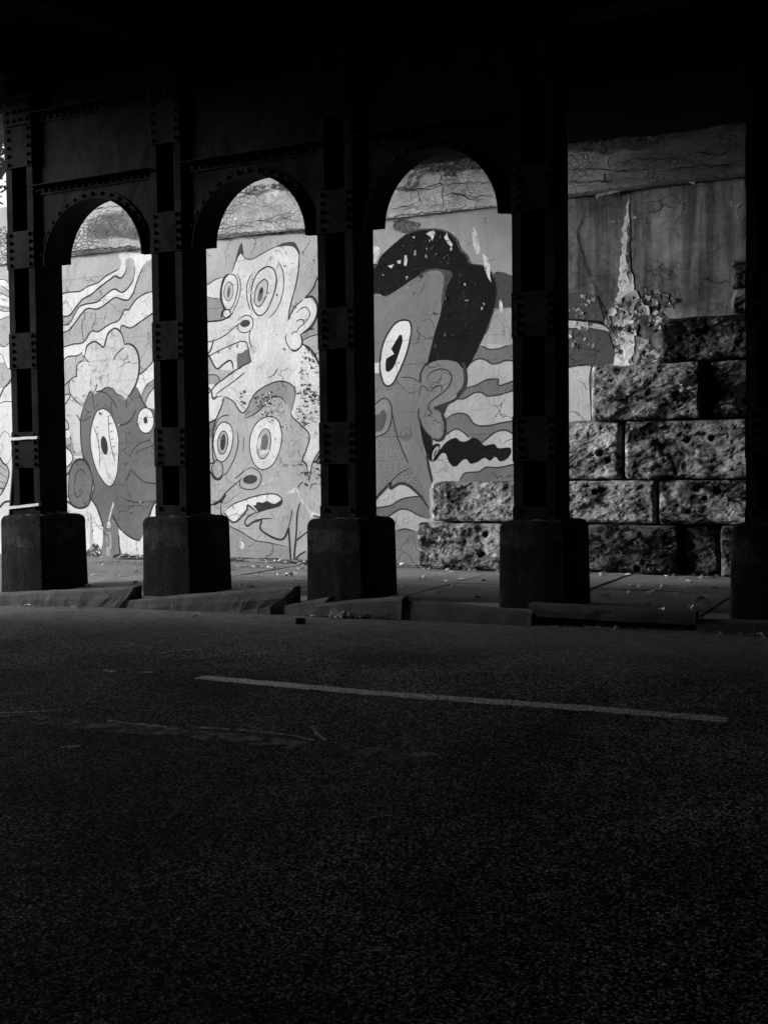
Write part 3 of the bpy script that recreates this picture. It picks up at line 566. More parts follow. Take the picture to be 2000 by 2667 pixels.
('head2','L','ink',23.8,1,'-10714,3667;-10298,3223;-10155,3018;-10018,3086;-9883,3123;-9842,2960'),
('head2','L','ink',20.4,1,'-9508,3092;-9641,3049;-9842,2956;-10023,2852;-10160,2776;-10271,2675;-10706,2280'),
('head2','L','ink',15.3,1,'-9632,2937;-9777,2842;-9913,2765;-10186,2615'),
('head2','L','ink',11.9,1,'-9778,3363;-9768,3325;-9744,3389'),
('head2','L','ink',11.9,1,'-9934,3353;-9902,3305;-9878,3365'),
('head2','L','ink',11.9,1,'-10138,3280;-10116,3251;-10097,3297'),
('head2','L','ink',20.4,1,'-10687,3114;-10271,2675;-10233,2545;-10153,2598'),
('head2','L','ink',13.6,1,'-9045,2965;-9111,2876;-9208,2829'),
('head3','F','fg',1,'-10022,2557;-9932,2535;-9843,2475;-9777,2388;-9711,2316;-9667,2315;-9599,2373;-9541,2483;-9461,2592;-9328,2680;-9152,2747;-9000,2769;-8871,2745;-8765,2676;-8735,2583;-8758,2474;-8825,2292;-8795,2217;-8668,2113;-8564,2009;-8503,1898;-8569,1697;-8625,1570;-8552,1477;-8524,1275;-8490,1385;-8446,1531;-8330,1548;-8016,1544;-7996,1525;-8009,600;-8324,597;-8590,464;-8752,351;-8801,-22;-8855,-24;-8888,534;-9021,346;-9391,490;-9366,631;-9634,543;-9689,619;-9586,733;-9441,772;-9583,875;-9641,789;-9881,597;-10059,758;-10106,719;-10126,825;-10101,940;-10298,891;-10725,889;-10738,1365;-10675,1558;-10690,1906;-10264,1898;-10225,2126;-10117,2371'),
('head3','F','mg',1,'-9667,2315;-9599,2373;-9541,2483;-9461,2592;-9328,2680;-9152,2747;-9000,2769;-8871,2745;-8765,2676;-8735,2583;-8758,2474;-8814,2310;-8897,2460;-8982,2528;-9090,2532;-9200,2490;-9289,2400;-9423,2292;-9601,2222;-9634,2242'),
('head3','F','w',1,'-10030,2178;-9929,2137;-9870,2003;-9882,1852;-9950,1663;-10065,1560;-10168,1581;-10233,1744;-10237,1916;-10169,2086;-10099,2161'),
('head3','L','ink',15.4,0,'-10030,2178;-9929,2137;-9870,2003;-9882,1852;-9950,1663;-10065,1560;-10168,1581;-10233,1744;-10237,1916;-10169,2086;-10099,2161;-10030,2178'),
('head3','F','fg',1,'-9969,1847;-9985,1779;-10013,1722;-10048,1686;-10086,1676;-10121,1692;-10147,1734;-10161,1795;-10159,1864;-10143,1933;-10115,1989;-10079,2025;-10041,2035;-10007,2018;-9981,1976;-9968,1916'),
('head3','L','ink',13.7,0,'-9969,1847;-9985,1779;-10013,1722;-10048,1686;-10086,1676;-10121,1692;-10147,1734;-10161,1795;-10159,1864;-10143,1933;-10115,1989;-10079,2025;-10041,2035;-10007,2018;-9981,1976;-9968,1916;-9969,1847'),
('head3','F','ink2',1,'-10009,1855;-10019,1806;-10035,1765;-10055,1739;-10075,1730;-10093,1742;-10106,1771;-10112,1814;-10109,1864;-10099,1913;-10083,1953;-10063,1980;-10043,1988;-10025,1976;-10013,1947;-10007,1904'),
('head3','F','ink',1,'-10046,1834;-10052,1806;-10060,1781;-10069,1766;-10078,1761;-10086,1767;-10092,1784;-10093,1809;-10091,1839;-10086,1867;-10078,1891;-10069,1907;-10059,1912;-10051,1906;-10046,1888;-10044,1863'),
('head3','F','w',1,'-9172,2238;-9053,2179;-8991,2020;-8995,1834;-9063,1631;-9175,1484;-9351,1426;-9482,1506;-9556,1676;-9564,1883;-9493,2069;-9381,2188;-9270,2231'),
('head3','L','ink',15.4,0,'-9172,2238;-9053,2179;-8991,2020;-8995,1834;-9063,1631;-9175,1484;-9351,1426;-9482,1506;-9556,1676;-9564,1883;-9493,2069;-9381,2188;-9270,2231;-9172,2238'),
('head3','F','fg',1,'-9187,1805;-9213,1718;-9252,1647;-9300,1602;-9349,1591;-9391,1615;-9421,1670;-9433,1749;-9426,1838;-9400,1926;-9361,1997;-9313,2041;-9264,2052;-9222,2028;-9192,1973;-9180,1894'),
('head3','L','ink',13.7,0,'-9187,1805;-9213,1718;-9252,1647;-9300,1602;-9349,1591;-9391,1615;-9421,1670;-9433,1749;-9426,1838;-9400,1926;-9361,1997;-9313,2041;-9264,2052;-9222,2028;-9192,1973;-9180,1894;-9187,1805'),
('head3','F','dk',1,'-9234,1831;-9249,1781;-9271,1740;-9297,1714;-9324,1707;-9347,1721;-9363,1753;-9369,1798;-9364,1849;-9350,1900;-9328,1941;-9302,1966;-9275,1973;-9252,1959;-9236,1928;-9230,1883'),
('head3','F','lime',1,'-9402,1664;-9345,1729;-9258,1718;-9214,1745;-9237,1680;-9347,1654'),
('head3','F','lime',1,'-9431,1843;-9397,1917;-9353,1897;-9378,1767;-9423,1730'),
('head3','F','lg',1,'-10249,1553;-10275,1419;-10185,1294;-10081,1360;-10072,1455;-10111,1551;-10179,1581'),
('head3','L','ink',15.4,0,'-10249,1553;-10275,1419;-10185,1294;-10081,1360;-10072,1455;-10111,1551;-10179,1581;-10249,1553'),
('head3','L','ink',27.5,1,'-10705,1800;-10287,1371;-10231,1294;-10151,1278;-10082,1331'),
('head3','F','ink2',1,'-9437,1290;-9443,1263;-9468,1237;-9509,1217;-9559,1206;-9610,1205;-9655,1215;-9688,1235;-9702,1260;-9695,1288;-9670,1313;-9629,1333;-9579,1344;-9527,1345;-9482,1334;-9450,1315'),
('head3','F','ink',1,'-10702,889;-10274,891;-10147,959;-10030,1045;-10020,1016;-10078,940;-10114,863;-10116,767;-10095,710;-10128,729;-10133,844;-10125,911;-10240,872;-10667,870'),
('head3','F','w',1,'-10059,777;-9898,883;-9738,960;-9536,1007;-9336,1039;-9161,1051;-9053,1017;-9004,961;-9076,914;-9142,899;-9229,923;-9272,942;-9339,914;-9449,923;-9472,875;-9628,875;-9629,808;-9765,732;-9880,607'),
('head3','F','ink',1,'-9472,875;-9449,923;-9339,914;-9272,942;-9142,896;-9010,961;-8998,924;-9077,858;-9231,820;-9441,768;-9539,856'),
('head3','F','w',1,'-9594,865;-9528,866;-9441,772;-9485,768'),
('head3','L','ink',17.2,1,'-10069,2502;-10022,2561;-9932,2539;-9843,2479;-9777,2388;-9711,2316;-9667,2315;-9599,2373;-9541,2483;-9461,2592;-9328,2680;-9152,2747;-9000,2769;-8871,2745;-8765,2676;-8735,2583;-8758,2474;-8819,2301'),
('head3','L','ink',15.4,1,'-9635,2223;-9489,2275;-9333,2382;-9222,2490;-9112,2538;-8982,2519;-8898,2414'),
('head3','L','ink',13.7,1,'-10216,2040;-10167,2182;-10074,2265;-9926,2285'),
('head3','L','ink',15.4,1,'-9784,2020;-9777,1850;-9813,1699;-9884,1548;-10001,1378;-10093,1331'),
('head3','L','ink',10.3,1,'-9674,1933;-9681,1810;-9690,1697'),
('head3','L','ink',15.4,1,'-9651,1423;-9539,1454;-9418,1402;-9364,1298;-9422,1167;-9534,1120;-9645,1121;-9745,1159;-9762,1234;-9720,1310'),
('head3','L','ink',15.4,1,'-9856,1282;-9730,1367;-9662,1423'),
('head3','L','ink',17.2,1,'-10694,682;-10263,891;-10124,959;-10019,1073;-9892,1168;-9732,1282'),
('head3','L','ink',17.2,1,'-10070,768;-9898,883;-9648,969;-9447,1020;-9226,1051;-9074,1032;-8997,952;-9033,877;-9187,830;-9408,772'),
('head3','L','ink',18.9,1,'-9408,772;-9586,714;-9678,619;-9645,553;-9521,620;-9365,660;-9179,669'),
('head3','L','ink',24.0,1,'-9678,619;-9645,547;-9521,611;-9366,650'),
('head3','L','ink',24.0,1,'-10059,758;-9881,603;-9640,799;-9617,875;-9452,762'),
('head3','L','ink',12.0,1,'-9909,873;-9876,816'),
('head3','L','ink',10.3,1,'-9648,969;-9638,931'),
('head3','L','ink',10.3,1,'-9436,1020;-9448,983'),
('head3','L','ink',10.3,1,'-9244,1043;-9271,994'),
('head3','L','ink',27.5,1,'-9366,650;-9386,490;-9021,346;-8888,543'),
('head3','L','ink',13.7,1,'-8888,543;-8843,683;-8830,804'),
('head3','L','ink',27.5,1,'-8888,543;-8877,330;-8855,-24'),
('head3','L','ink',24.0,1,'-8678,916;-8734,740;-8757,425;-8798,127;-8790,-22'),
('head3','L','ink',13.7,1,'-9995,554;-9793,475;-9615,383;-9460,319;-9262,298;-8893,231'),
('head3','L','ink',17.2,1,'-8758,337;-8590,455;-8462,521'),
('head3','L','ink',20.6,1,'-8778,44;-8713,114;-8595,178'),
('head3','L','ink',15.4,1,'-8825,2292;-8795,2217;-8668,2113;-8523,1981;-8503,1880;-8569,1697;-8625,1570;-8562,1495;-8518,1238'),
('head3','L','ink',15.4,1,'-8518,1238;-8479,1440;-8446,1531;-8328,1703;-8009,2026'),
('head3','L','ink',10.3,1,'-8446,1531;-8310,1529;-7996,1525'),
('head3','L','ink',15.4,1,'-8717,1147;-8662,1211;-8624,1220'),
('head3','L','ink',12.0,1,'-8505,1124;-8462,1192;-8378,1201'),
('head3','L','ink',20.6,1,'-10022,2548;-10094,2389;-10184,2220;-10233,2079;-10260,1898;-10256,1630;-10238,1534;-10664,1539'),
('head3','L','ink',24.0,1,'-8020,1945;-8339,1621;-8382,1548;-8446,1522'),
('head3','F','lime',1,'-8749,1165;-8686,1054;-8614,925;-8458,779;-8333,743;-8018,746;-8018,709;-8333,706;-8459,724;-8419,577;-8482,595;-8542,778;-8667,944;-8729,1054'),
('head3','F','lime',1,'-8944,1054;-8857,1110;-8760,1138;-8782,1082;-8879,1051'),
('head3','F','lime',1,'-9750,380;-9728,314;-9685,220;-9753,190;-9786,256'),
('head3','F','lime',1,'-9355,1223;-9307,1219;-9312,1189;-9364,1190'),
('head3','F','ink2',1,'-8459,733;-8354,715;-8039,718;-8018,691;-8333,688;-8438,705'),
('head3','F','stain2',1,'-9983,51;-9465,58;-9091,64;-9081,26;-9466,35;-9983,22'),
('mural','F','cg',0,'-7713,5182;-7349,5143;-5255,5011;-4990,4982;-5007,2552;-5273,2563;-7382,2652;-7749,2667'),
('mural','F','lw',0,'-7706,3259;-7340,3238;-5259,3118;-4993,3103;-5007,1107;-5274,1107;-7384,-35;-7753,-45'),
('mural','F','mg4',1,'-5525,4108;-5403,4116;-5272,4063;-5007,4041;-5010,3602;-5275,3621;-5550,3645;-5497,3819'),
('mural','F','dk',1,'-5729,3124;-5596,3068;-5483,3071;-5279,3117;-5013,3102;-5005,2874;-5271,2888;-5433,2877;-5556,2860;-5659,2923;-5762,2942;-5866,2899;-5962,2787;-5887,2977'),
('mural','F','dk',1,'-5953,2555;-5828,2569;-5661,2640;-5558,2650;-5476,2641;-5477,2564;-5395,2570;-5273,2603;-5007,2592;-5007,2469;-5274,2479;-5457,2429;-5642,2417;-5725,2468;-5829,2472;-5997,2391;-6124,2405'),
('mural','F','w3',1,'-6289,1889;-6128,1968;-6023,1932;-5918,1832;-5731,1760;-5523,1901;-5278,1886;-5011,1879;-5004,1460;-5271,1463;-5486,1417;-5671,1423;-5776,1362;-5986,1344;-6071,1246;-6490,1228;-6562,1548;-6495,1785'),
('mural','F','dk',1,'-6287,2096;-6169,2172;-6041,2191;-5936,2155;-5853,2045;-5749,2003;-5584,2009;-5460,2034;-5277,2058;-5010,2051;-5011,1879;-5278,1886;-5380,1936;-5523,1911;-5626,1845;-5731,1760;-5834,1830;-5939,1852;-6023,1932;-6128,1968;-6278,1889'),
('mural','F','dk',1,'-6071,1246;-5986,1344;-5776,1362;-5671,1423;-5486,1417;-5271,1457;-5004,1454;-5006,1183;-5273,1184;-6072,1187'),
('mural','L','ink',17.6,1,'-5729,3124;-5616,3069;-5493,3066;-5411,3077;-5340,3111'),
('mural','L','ink',19.6,1,'-5962,2787;-5887,2890;-5762,2942;-5659,2917;-5556,2860;-5433,2877;-5372,2902;-5271,2888;-5005,2849'),
('mural','L','ink',17.6,1,'-5964,2546;-5828,2569;-5661,2640;-5558,2650;-5476,2641;-5477,2564;-5395,2570;-5263,2607;-4996,2680'),
('mural','L','ink',17.6,1,'-4997,2548;-5264,2479;-5457,2429;-5642,2417;-5725,2468;-5829,2472;-5997,2391;-6124,2405'),
('mural','L','ink',19.6,1,'-6287,2092;-6169,2172;-6041,2191;-5936,2155;-5853,2045;-5749,2003;-5584,2009;-5460,2034;-5267,2058;-5000,2090'),
('mural','L','ink',19.6,1,'-5002,1764;-5268,1885;-5380,1936;-5523,1911;-5626,1845;-5731,1760'),
('mural','L','ink',17.6,1,'-5918,1842;-6023,1932;-6128,1968;-6278,1889'),
('mural','L','ink',17.6,1,'-6071,1242;-5986,1344;-5776,1362;-5671,1423;-5486,1417;-5271,1457;-5004,1507'),
('mural','F','blk',1,'-6366,1684;-6279,1781;-6129,1847;-6045,1796;-5961,1794;-5855,1844;-5751,1790;-5690,1730;-5545,1747;-5484,1688;-5320,1694;-5290,1627;-5362,1532;-5465,1504;-5526,1563;-5609,1515;-5691,1555;-5796,1498;-5900,1476;-5963,1540;-6026,1521;-6112,1443;-6176,1444;-6239,1524;-6281,1623;-6345,1624;-6432,1526;-6508,1517;-6540,1557;-6517,1706;-6430,1768;-6365,1753'),
('mural','F','lw',1,'-6487,1527;-6479,1646;-6420,1724;-6383,1723;-6392,1664;-6454,1576'),
('mural','L','ink',19.6,1,'-6443,1586;-6453,1625;-6409,1674'),
('mural','F','w3',1,'-7691,1029;-7324,1029;-7153,1130;-7007,1191;-6874,1170;-6743,1069;-6667,999;-6787,1009;-6987,969;-7145,887;-7360,845;-7729,843'),
('mural','F','dk',1,'-7729,843;-7360,845;-7145,887;-6987,969;-6787,1009;-6678,1009;-6548,830;-6539,690;-6724,748;-6878,818;-7012,817;-7147,755;-7352,621;-7720,617'),
('mural','F','lw',1,'-7720,617;-7352,621;-7147,745;-7012,817;-6878,818;-6724,748;-6539,690;-6465,511;-6793,516;-6926,545;-7060,513;-7353,570;-7721,565'),
('mural','F','mg3',1,'-7723,462;-7354,468;-7060,503;-6926,541;-6793,510;-6465,491;-6471,-8;-7360,-13;-7729,-24'),
('mural','L','ink',19.6,1,'-7724,389;-7352,621;-7147,749;-7012,821;-6878,818;-6724,748;-6539,690'),
('mural','L','ink',17.6,1,'-7730,774;-7360,845;-7145,887;-6987,969;-6787,1009;-6667,1005'),
('mural','L','ink',17.6,1,'-7071,506;-6926,541;-6782,507'),
('head4','F','fc',1,'-7730,3970;-7365,3942;-7173,3947;-6950,4049;-6729,4150;-6598,4218;-6468,4256;-6297,4231;-6149,4160;-6224,4011;-6268,3858;-6324,3647;-6435,3321;-6524,3011;-6569,2875;-6647,2720;-6659,2627;-6642,2561;-6685,2285;-6687,2105;-6646,1865;-6600,1645;-6542,1386;-6490,1218;-6545,1107;-6538,827;-6634,967;-6765,1087;-6896,1180;-7007,1206;-7153,1130;-7152,1211;-7347,1037;-7714,1037'),
('head4','F','blk2',1,'-7725,4294;-7700,4433;-7336,4401;-7278,4496;-7143,4603;-6975,4716;-6831,4801;-6678,4831;-6504,4827;-6312,4798;-6154,4720;-6064,4627;-6002,4486;-5905,4387;-5864,4281;-5668,4231;-5546,4119;-5486,3961;-5483,3818;-5513,3657;-5571,3499;-5676,3275;-6265,3193;-6323,3784;-6297,4173;-6598,4198;-7174,3917;-7308,3958;-7672,3985'),
('head4','F','blk',1,'-7724,4375;-7359,4343;-7301,4458;-7165,4585;-7008,4690;-6853,4774;-6678,4805;-6505,4802;-6333,4776;-6185,4707;-6102,4621;-6040,4480;-5936,4374;-5895,4274;-5668,4215;-5566,4111;-5506,3953;-5497,3819;-5529,3668;-5582,3499;-5676,3275;-5782,3069;-5887,2900;-5983,2807;-6098,2910;-6267,2948;-6417,2936;-6559,2855;-6524,3011;-6435,3321;-6324,3647;-6268,3858;-6224,4011;-6149,4160;-6297,4231;-6468,4256;-6598,4228;-6729,4150;-6950,4029;-7129,3944;-7241,3932;-7319,3978;-7684,4007;-7727,4172'),
('head4','F','lime',0,'-6548,4753;-6505,4778;-6419,4789;-6404,4745;-6453,4646;-6480,4707'),
('head4','F','lime',0,'-6271,4677;-6227,4740;-6207,4661;-6140,4567;-6155,4534;-6218,4584'),
('head4','F','lime',0,'-6889,4480;-6856,4481;-6842,4407;-6863,4324;-6902,4343'),
('head4','F','lime',0,'-7012,4412;-6945,4420;-6957,4368;-7001,4381'),
('head4','F','lime',0,'-7157,4355;-7057,4370;-7097,4310'),
('head4','F','lime',0,'-6766,4735;-6722,4735;-6731,4706'),
('head4','F','lime',0,'-6882,4183;-6827,4182;-6856,4131'),
('head4','F','lime',0,'-5818,4786;-5777,4705;-5737,4529;-5728,4413;-5780,4394;-5831,4537;-5850,4712'),
('head4','F','lime',0,'-5697,4410;-5605,4325;-5576,4207;-5587,4094;-5567,3987;-5618,4058;-5668,4196'),
('head4','F','lime',0,'-5984,3769;-5911,3773;-5917,3760'),
('head4','F','lime',0,'-5447,3738;-5416,3746;-5397,3601;-5428,3546;-5458,3644'),
('head4','F','lime',0,'-6862,4022;-6829,4030;-6840,3985'),
('head4','F','lime',0,'-7248,4243;-7215,4230;-7242,4223'),
('head4','F','lime',0,'-7720,4698;-7355,4663;-7277,4626;-7278,4536;-7358,4403;-7723,4435'),
('head4','F','lime',0,'-5693,3718;-5666,3701;-5677,3679'),
('head4','F','lime',0,'-6164,4744;-6101,4670;-6122,4740'),
('head4','F','w',1,'-6912,3559;-6824,3534;-6785,3442;-6804,3324;-6862,3108;-6964,2874;-7078,2679;-7134,2629;-7190,2620;-7246,2666;-7296,2810;-7661,2827;-7668,2990;-7303,2971;-7274,3151;-7204,3328;-7090,3481;-7000,3545'),
('head4','L','ink',23.5,0,'-6912,3559;-6824,3534;-6794,3442;-6804,3324;-6862,3108;-6964,2874;-7078,2679;-7134,2629;-7190,2620;-7246,2666;-7296,2810;-7303,2971;-7274,3151;-7204,3328;-7090,3481;-7000,3545;-6912,3559'),
('head4','F','blk',1,'-6992,3339;-6947,3343;-6937,3252;-6983,3115;-7075,2900;-7165,2824;-7210,2856;-7196,3026'),
('head4','F','w',0,'-7134,3184;-7073,3080;-7197,3022;-7252,3070'),
('head4','F','fc',1,'-6659,2644;-6646,2782;-6569,2877;-6439,2940;-6267,2951;-6098,2903;-6004,2791;-5984,2634;-6038,2519;-6145,2426;-6316,2334;-6446,2279;-6339,2197;-6287,2096;-6277,1978;-6321,1861;-6386,1813;-6494,1844;-6601,1966;-6687,2128;-6696,2287;-6672,2465'),
('head4','F','fc2',1,'-7729,2413;-7363,2400;-7260,2447;-7171,2414;-7121,2301;-7130,2120;-7199,1961;-7324,1893;-7690,1901;-7737,1902'),
('head4','L','ink',17.6,1,'-7733,2152;-7363,2380;-7260,2443;-7171,2414;-7121,2301;-7130,2120;-7199,1961;-7347,1891;-7716,1717'),
('head4','F','dk4',1,'-7721,2219;-7354,2208;-7262,2276;-7207,2223;-7220,2103;-7278,1983;-7357,1964;-7724,1973'),
('head4','F','fc3',1,'-6797,1915;-6805,1875;-6827,1842;-6860,1820;-6899,1813;-6938,1822;-6971,1845;-6993,1879;-7000,1920;-6992,1959;-6969,1993;-6936,2015;-6897,2021;-6858,2013;-6826,1989;-6804,1955'),
('head4','F','fc4',1,'-6843,1936;-6848,1909;-6863,1886;-6884,1870;-6910,1865;-6935,1871;-6957,1888;-6971,1911;-6976,1939;-6970,1967;-6955,1990;-6934,2005;-6908,2010;-6883,2004;-6862,1987;-6847,1964'),
('head4','F','fc3',1,'-6852,1892;-6855,1877;-6863,1864;-6874,1856;-6888,1853;-6901,1856;-6913,1865;-6920,1878;-6923,1894;-6920,1909;-6912,1922;-6901,1930;-6887,1933;-6873,1930;-6862,1921;-6855,1908'),
('head4','F','blk',1,'-6693,2168;-6601,1966;-6494,1844;-6484,1745;-6541,1547;-6583,1627;-6635,1828'),
('head4','F','ink',1,'-6124,2415;-5995,2557;-5958,2536;-6124,2366;-6231,2311;-6318,2156;-6360,2217;-6457,2283;-6316,2334'),
('head4','L','ink',47.1,1,'-6003,2908;-5968,2770;-5978,2576;-6102,2428'),
('head4','L','ink',23.5,1,'-6659,2644;-6651,2782;-6580,2898;-6525,2934'),
('head4','L','ink',17.6,1,'-6572,2670;-6505,2775;-6354,2827;-6226,2792;-6174,2691;-6228,2566;-6358,2463;-6510,2360;-6533,2262;-6490,2211;-6523,2178;-6544,2193'),
('head4','L','ink',15.7,1,'-6504,2508;-6421,2584;-6335,2581;-6336,2508'),
('head4','L','ink',17.6,1,'-6691,2287;-6687,2128;-6601,1966;-6483,1844'),
('head4','L','ink',39.3,1,'-6483,1844;-6386,1813;-6311,1860;-6286,1978;-6293,2097;-6339,2197'),
('head4','L','ink',31.4,1,'-6573,1607;-6542,1428;-6490,1219'),
('head4','L','ink',15.7,1,'-7117,2241;-7064,1998;-6978,1734;-6859,1491'),
('head4','L','ink',15.7,1,'-7697,643;-7324,1039;-7164,1211;-7028,1332;-6838,1427'),
('head4','L','ink',35.3,1,'-7731,658;-7358,1019;-7232,1141;-7152,1211;-7153,1130;-7007,1201;-6874,1174;-6743,1079;-6634,969;-6544,830'),
('head4','L','ink',11.7,1,'-6966,2737;-6789,2719;-6659,2644'),
('head4','L','ink',11.7,1,'-6530,2519;-6638,2603;-6683,2446'),
('head4','F','ink',0,'-7029,1373;-7036,1366;-7044,1373;-7041,1383;-7032,1384'),
('head4','F','ink',0,'-7305,1661;-7313,1655;-7321,1661;-7318,1672;-7309,1672'),
('head4','F','ink',0,'-6878,1467;-6885,1460;-6893,1467;-6890,1477;-6881,1477'),
('head4','F','ink',0,'-7095,1883;-7102,1877;-7110,1883;-7107,1894;-7098,1894'),
('head4','F','ink',0,'-7064,1546;-7071,1539;-7079,1546;-7076,1557;-7067,1557'),
('head4','F','ink',0,'-7217,1918;-7224,1911;-7232,1918;-7229,1929;-7220,1929'),
('head4','F','ink',0,'-7067,1439;-7074,1432;-7083,1439;-7079,1450;-7070,1450'),
('head4','F','ink',0,'-7144,1967;-7152,1961;-7160,1967;-7156,1978;-7147,1978'),
('head4','F','ink',0,'-7178,1517;-7186,1511;-7194,1517;-7191,1528;-7181,1528'),
('head4','F','ink',0,'-7157,1819;-7164,1813;-7172,1819;-7169,1830;-7160,1830'),
('head4','F','ink',0,'-7170,1643;-7177,1636;-7185,1643;-7182,1654;-7173,1654'),
('head4','F','ink',0,'-7315,1328;-7322,1321;-7330,1327;-7327,1338;-7318,1338'),
('head4','F','ink',0,'-7147,1542;-7154,1536;-7163,1542;-7160,1553;-7150,1553'),
('head4','F','ink',0,'-7230,1360;-7237,1354;-7245,1360;-7242,1371;-7233,1371'),
('head4','F','ink',0,'-7155,1773;-7162,1767;-7170,1773;-7167,1784;-7158,1784'),
('head4','F','ink',0,'-7075,1339;-7083,1332;-7091,1338;-7088,1349;-7078,1349'),
('head4','F','ink',0,'-7272,1368;-7279,1361;-7287,1368;-7284,1379;-7275,1379'),
('head4','F','ink',0,'-7308,1164;-7316,1157;-7324,1163;-7321,1174;-7311,1174'),
('head4','F','ink',0,'-7274,1790;-7281,1783;-7290,1790;-7286,1801;-7277,1801'),
('head4','F','ink',0,'-7060,1815;-7067,1808;-7075,1815;-7072,1826;-7063,1825'),
('head4','F','ink',0,'-7103,1703;-7110,1697;-7118,1703;-7115,1714;-7106,1714'),
('head4','F','ink',0,'-7268,1693;-7276,1686;-7284,1693;-7281,1704;-7271,1704'),
('head4','F','ink',0,'-7253,1268;-7261,1262;-7269,1268;-7266,1279;-7257,1279'),
('head4','F','ink',0,'-7092,1386;-7099,1380;-7107,1386;-7104,1397;-7095,1397'),
('head4','F','ink',0,'-7091,1837;-7098,1831;-7106,1837;-7103,1848;-7094,1848'),
('head4','F','ink',0,'-7274,1861;-7281,1854;-7290,1861;-7287,1872;-7277,1871'),
('head4','F','ink',0,'-7152,1328;-7160,1322;-7168,1328;-7165,1339;-7155,1339'),
('head4','F','ink',0,'-6957,1421;-6964,1414;-6972,1421;-6969,1431;-6960,1432'),
('head4','F','ink',0,'-7150,1412;-7157,1406;-7166,1412;-7162,1423;-7153,1423'),
('head4','F','ink',0,'-7014,1538;-7021,1532;-7030,1538;-7026,1549;-7017,1549'),
('head4','F','ink',0,'-7315,1577;-7322,1571;-7330,1577;-7327,1588;-7318,1588'),
('head4','F','ink',0,'-7203,1447;-7210,1440;-7218,1447;-7215,1458;-7206,1458'),
('head4','F','ink',0,'-7157,1475;-7164,1468;-7172,1475;-7169,1486;-7160,1486'),
('head4','F','ink',0,'-7159,1270;-7166,1263;-7174,1269;-7171,1280;-7162,1280'),
('head4','F','ink',0,'-7075,1592;-7082,1586;-7091,1592;-7087,1603;-7078,1603'),
('head4','F','ink',0,'-6997,1395;-7003,1389;-7012,1395;-7009,1406;-6999,1406'),
('head4','F','ink',0,'-6953,1537;-6960,1531;-6968,1537;-6965,1548;-6956,1548'),
('head4','F','ink',0,'-7005,1702;-7012,1696;-7020,1702;-7017,1713;-7008,1713'),
('head4','F','ink',0,'-7113,1468;-7120,1462;-7128,1468;-7125,1479;-7116,1479'),
('head4','F','ink',0,'-7098,1746;-7105,1739;-7113,1746;-7110,1757;-7101,1756'),
('head4','F','ink',0,'-7212,1208;-7220,1201;-7228,1207;-7224,1218;-7215,1218'),
('head4','F','ink',0,'-7187,1717;-7194,1710;-7202,1717;-7199,1727;-7190,1728'),
('head4','F','ink',0,'-6939,1474;-6946,1468;-6954,1474;-6951,1485;-6942,1485'),
('head4','F','ink',0,'-7031,1774;-7038,1768;-7046,1775;-7043,1785;-7034,1785'),
('head4','F','ink',0,'-7269,1557;-7277,1551;-7285,1557;-7282,1568;-7272,1568'),
('head4','F','ink',0,'-7141,1694;-7148,1687;-7156,1694;-7153,1704;-7144,1704'),
('head4','F','ink',0,'-7209,1840;-7217,1833;-7225,1839;-7222,1850;-7213,1850'),
('head4','F','ink',0,'-7264,1499;-7271,1493;-7279,1499;-7276,1510;-7267,1510'),
('head4','F','ink',0,'-7032,1648;-7040,1641;-7048,1648;-7045,1658;-7035,1658'),
('head4','F','ink',0,'-7179,1593;-7187,1586;-7195,1593;-7192,1604;-7183,1604'),
('head4','F','ink',0,'-6987,1485;-6995,1479;-7003,1485;-7000,1496;-6991,1496'),
('head4','F','ink',0,'-7136,1735;-7143,1728;-7151,1735;-7148,1745;-7139,1745'),
('head4','F','ink',0,'-7293,1277;-7300,1271;-7308,1277;-7305,1288;-7296,1288'),
('head4','F','ink',0,'-7215,1294;-7222,1287;-7230,1294;-7227,1305;-7218,1305'),
('head4','F','ink',0,'-7311,1395;-7318,1389;-7326,1395;-7323,1406;-7314,1406'),
('head4','F','ink',0,'-7267,1750;-7274,1743;-7282,1750;-7279,1761;-7270,1761'),
('head4','F','ink',0,'-7059,1498;-7066,1491;-7074,1497;-7071,1508;-7062,1508'),
('head4','F','ink',0,'-7207,1757;-7214,1751;-7222,1757;-7219,1768;-7210,1768'),
('head4','F','ink',0,'-7282,1452;-7289,1445;-7297,1451;-7294,1462;-7285,1462'),
('head4','F','ink',0,'-7206,1796;-7213,1790;-7221,1796;-7218,1807;-7209,1807'),
('head4','F','ink',0,'-6919,1602;-6926,1595;-6934,1602;-6931,1613;-6922,1613'),
('head4','F','ink',0,'-7094,2034;-7102,2028;-7110,2034;-7107,2045;-7097,2045'),
('head4','F','ink',0,'-6997,1443;-7005,1436;-7013,1442;-7010,1453;-7001,1453'),
('head4','F','ink',0,'-7120,2091;-7127,2085;-7135,2091;-7132,2102;-7123,2102'),
('head4','F','ink',0,'-7073,1776;-7080,1770;-7088,1776;-7085,1787;-7076,1787'),
('head4','F','ink',0,'-7235,1616;-7242,1609;-7250,1616;-7247,1626;-7238,1626'),
('head4','F','ink',0,'-7130,1591;-7137,1584;-7145,1591;-7142,1602;-7133,1601'),
('head4','F','ink',0,'-6888,1519;-6895,1512;-6903,1519;-6900,1529;-6891,1529'),
('head4','F','ink',0,'-7138,2037;-7145,2030;-7153,2037;-7150,2047;-7141,2047'),
('head4','F','ink',0,'-7130,1916;-7137,1909;-7145,1916;-7142,1927;-7133,1927'),
('head4','F','ink',0,'-7150,1883;-7157,1876;-7165,1883;-7162,1893;-7153,1893'),
('head4','F','ink',0,'-7000,1598;-7007,1592;-7015,1598;-7012,1609;-7003,1609'),
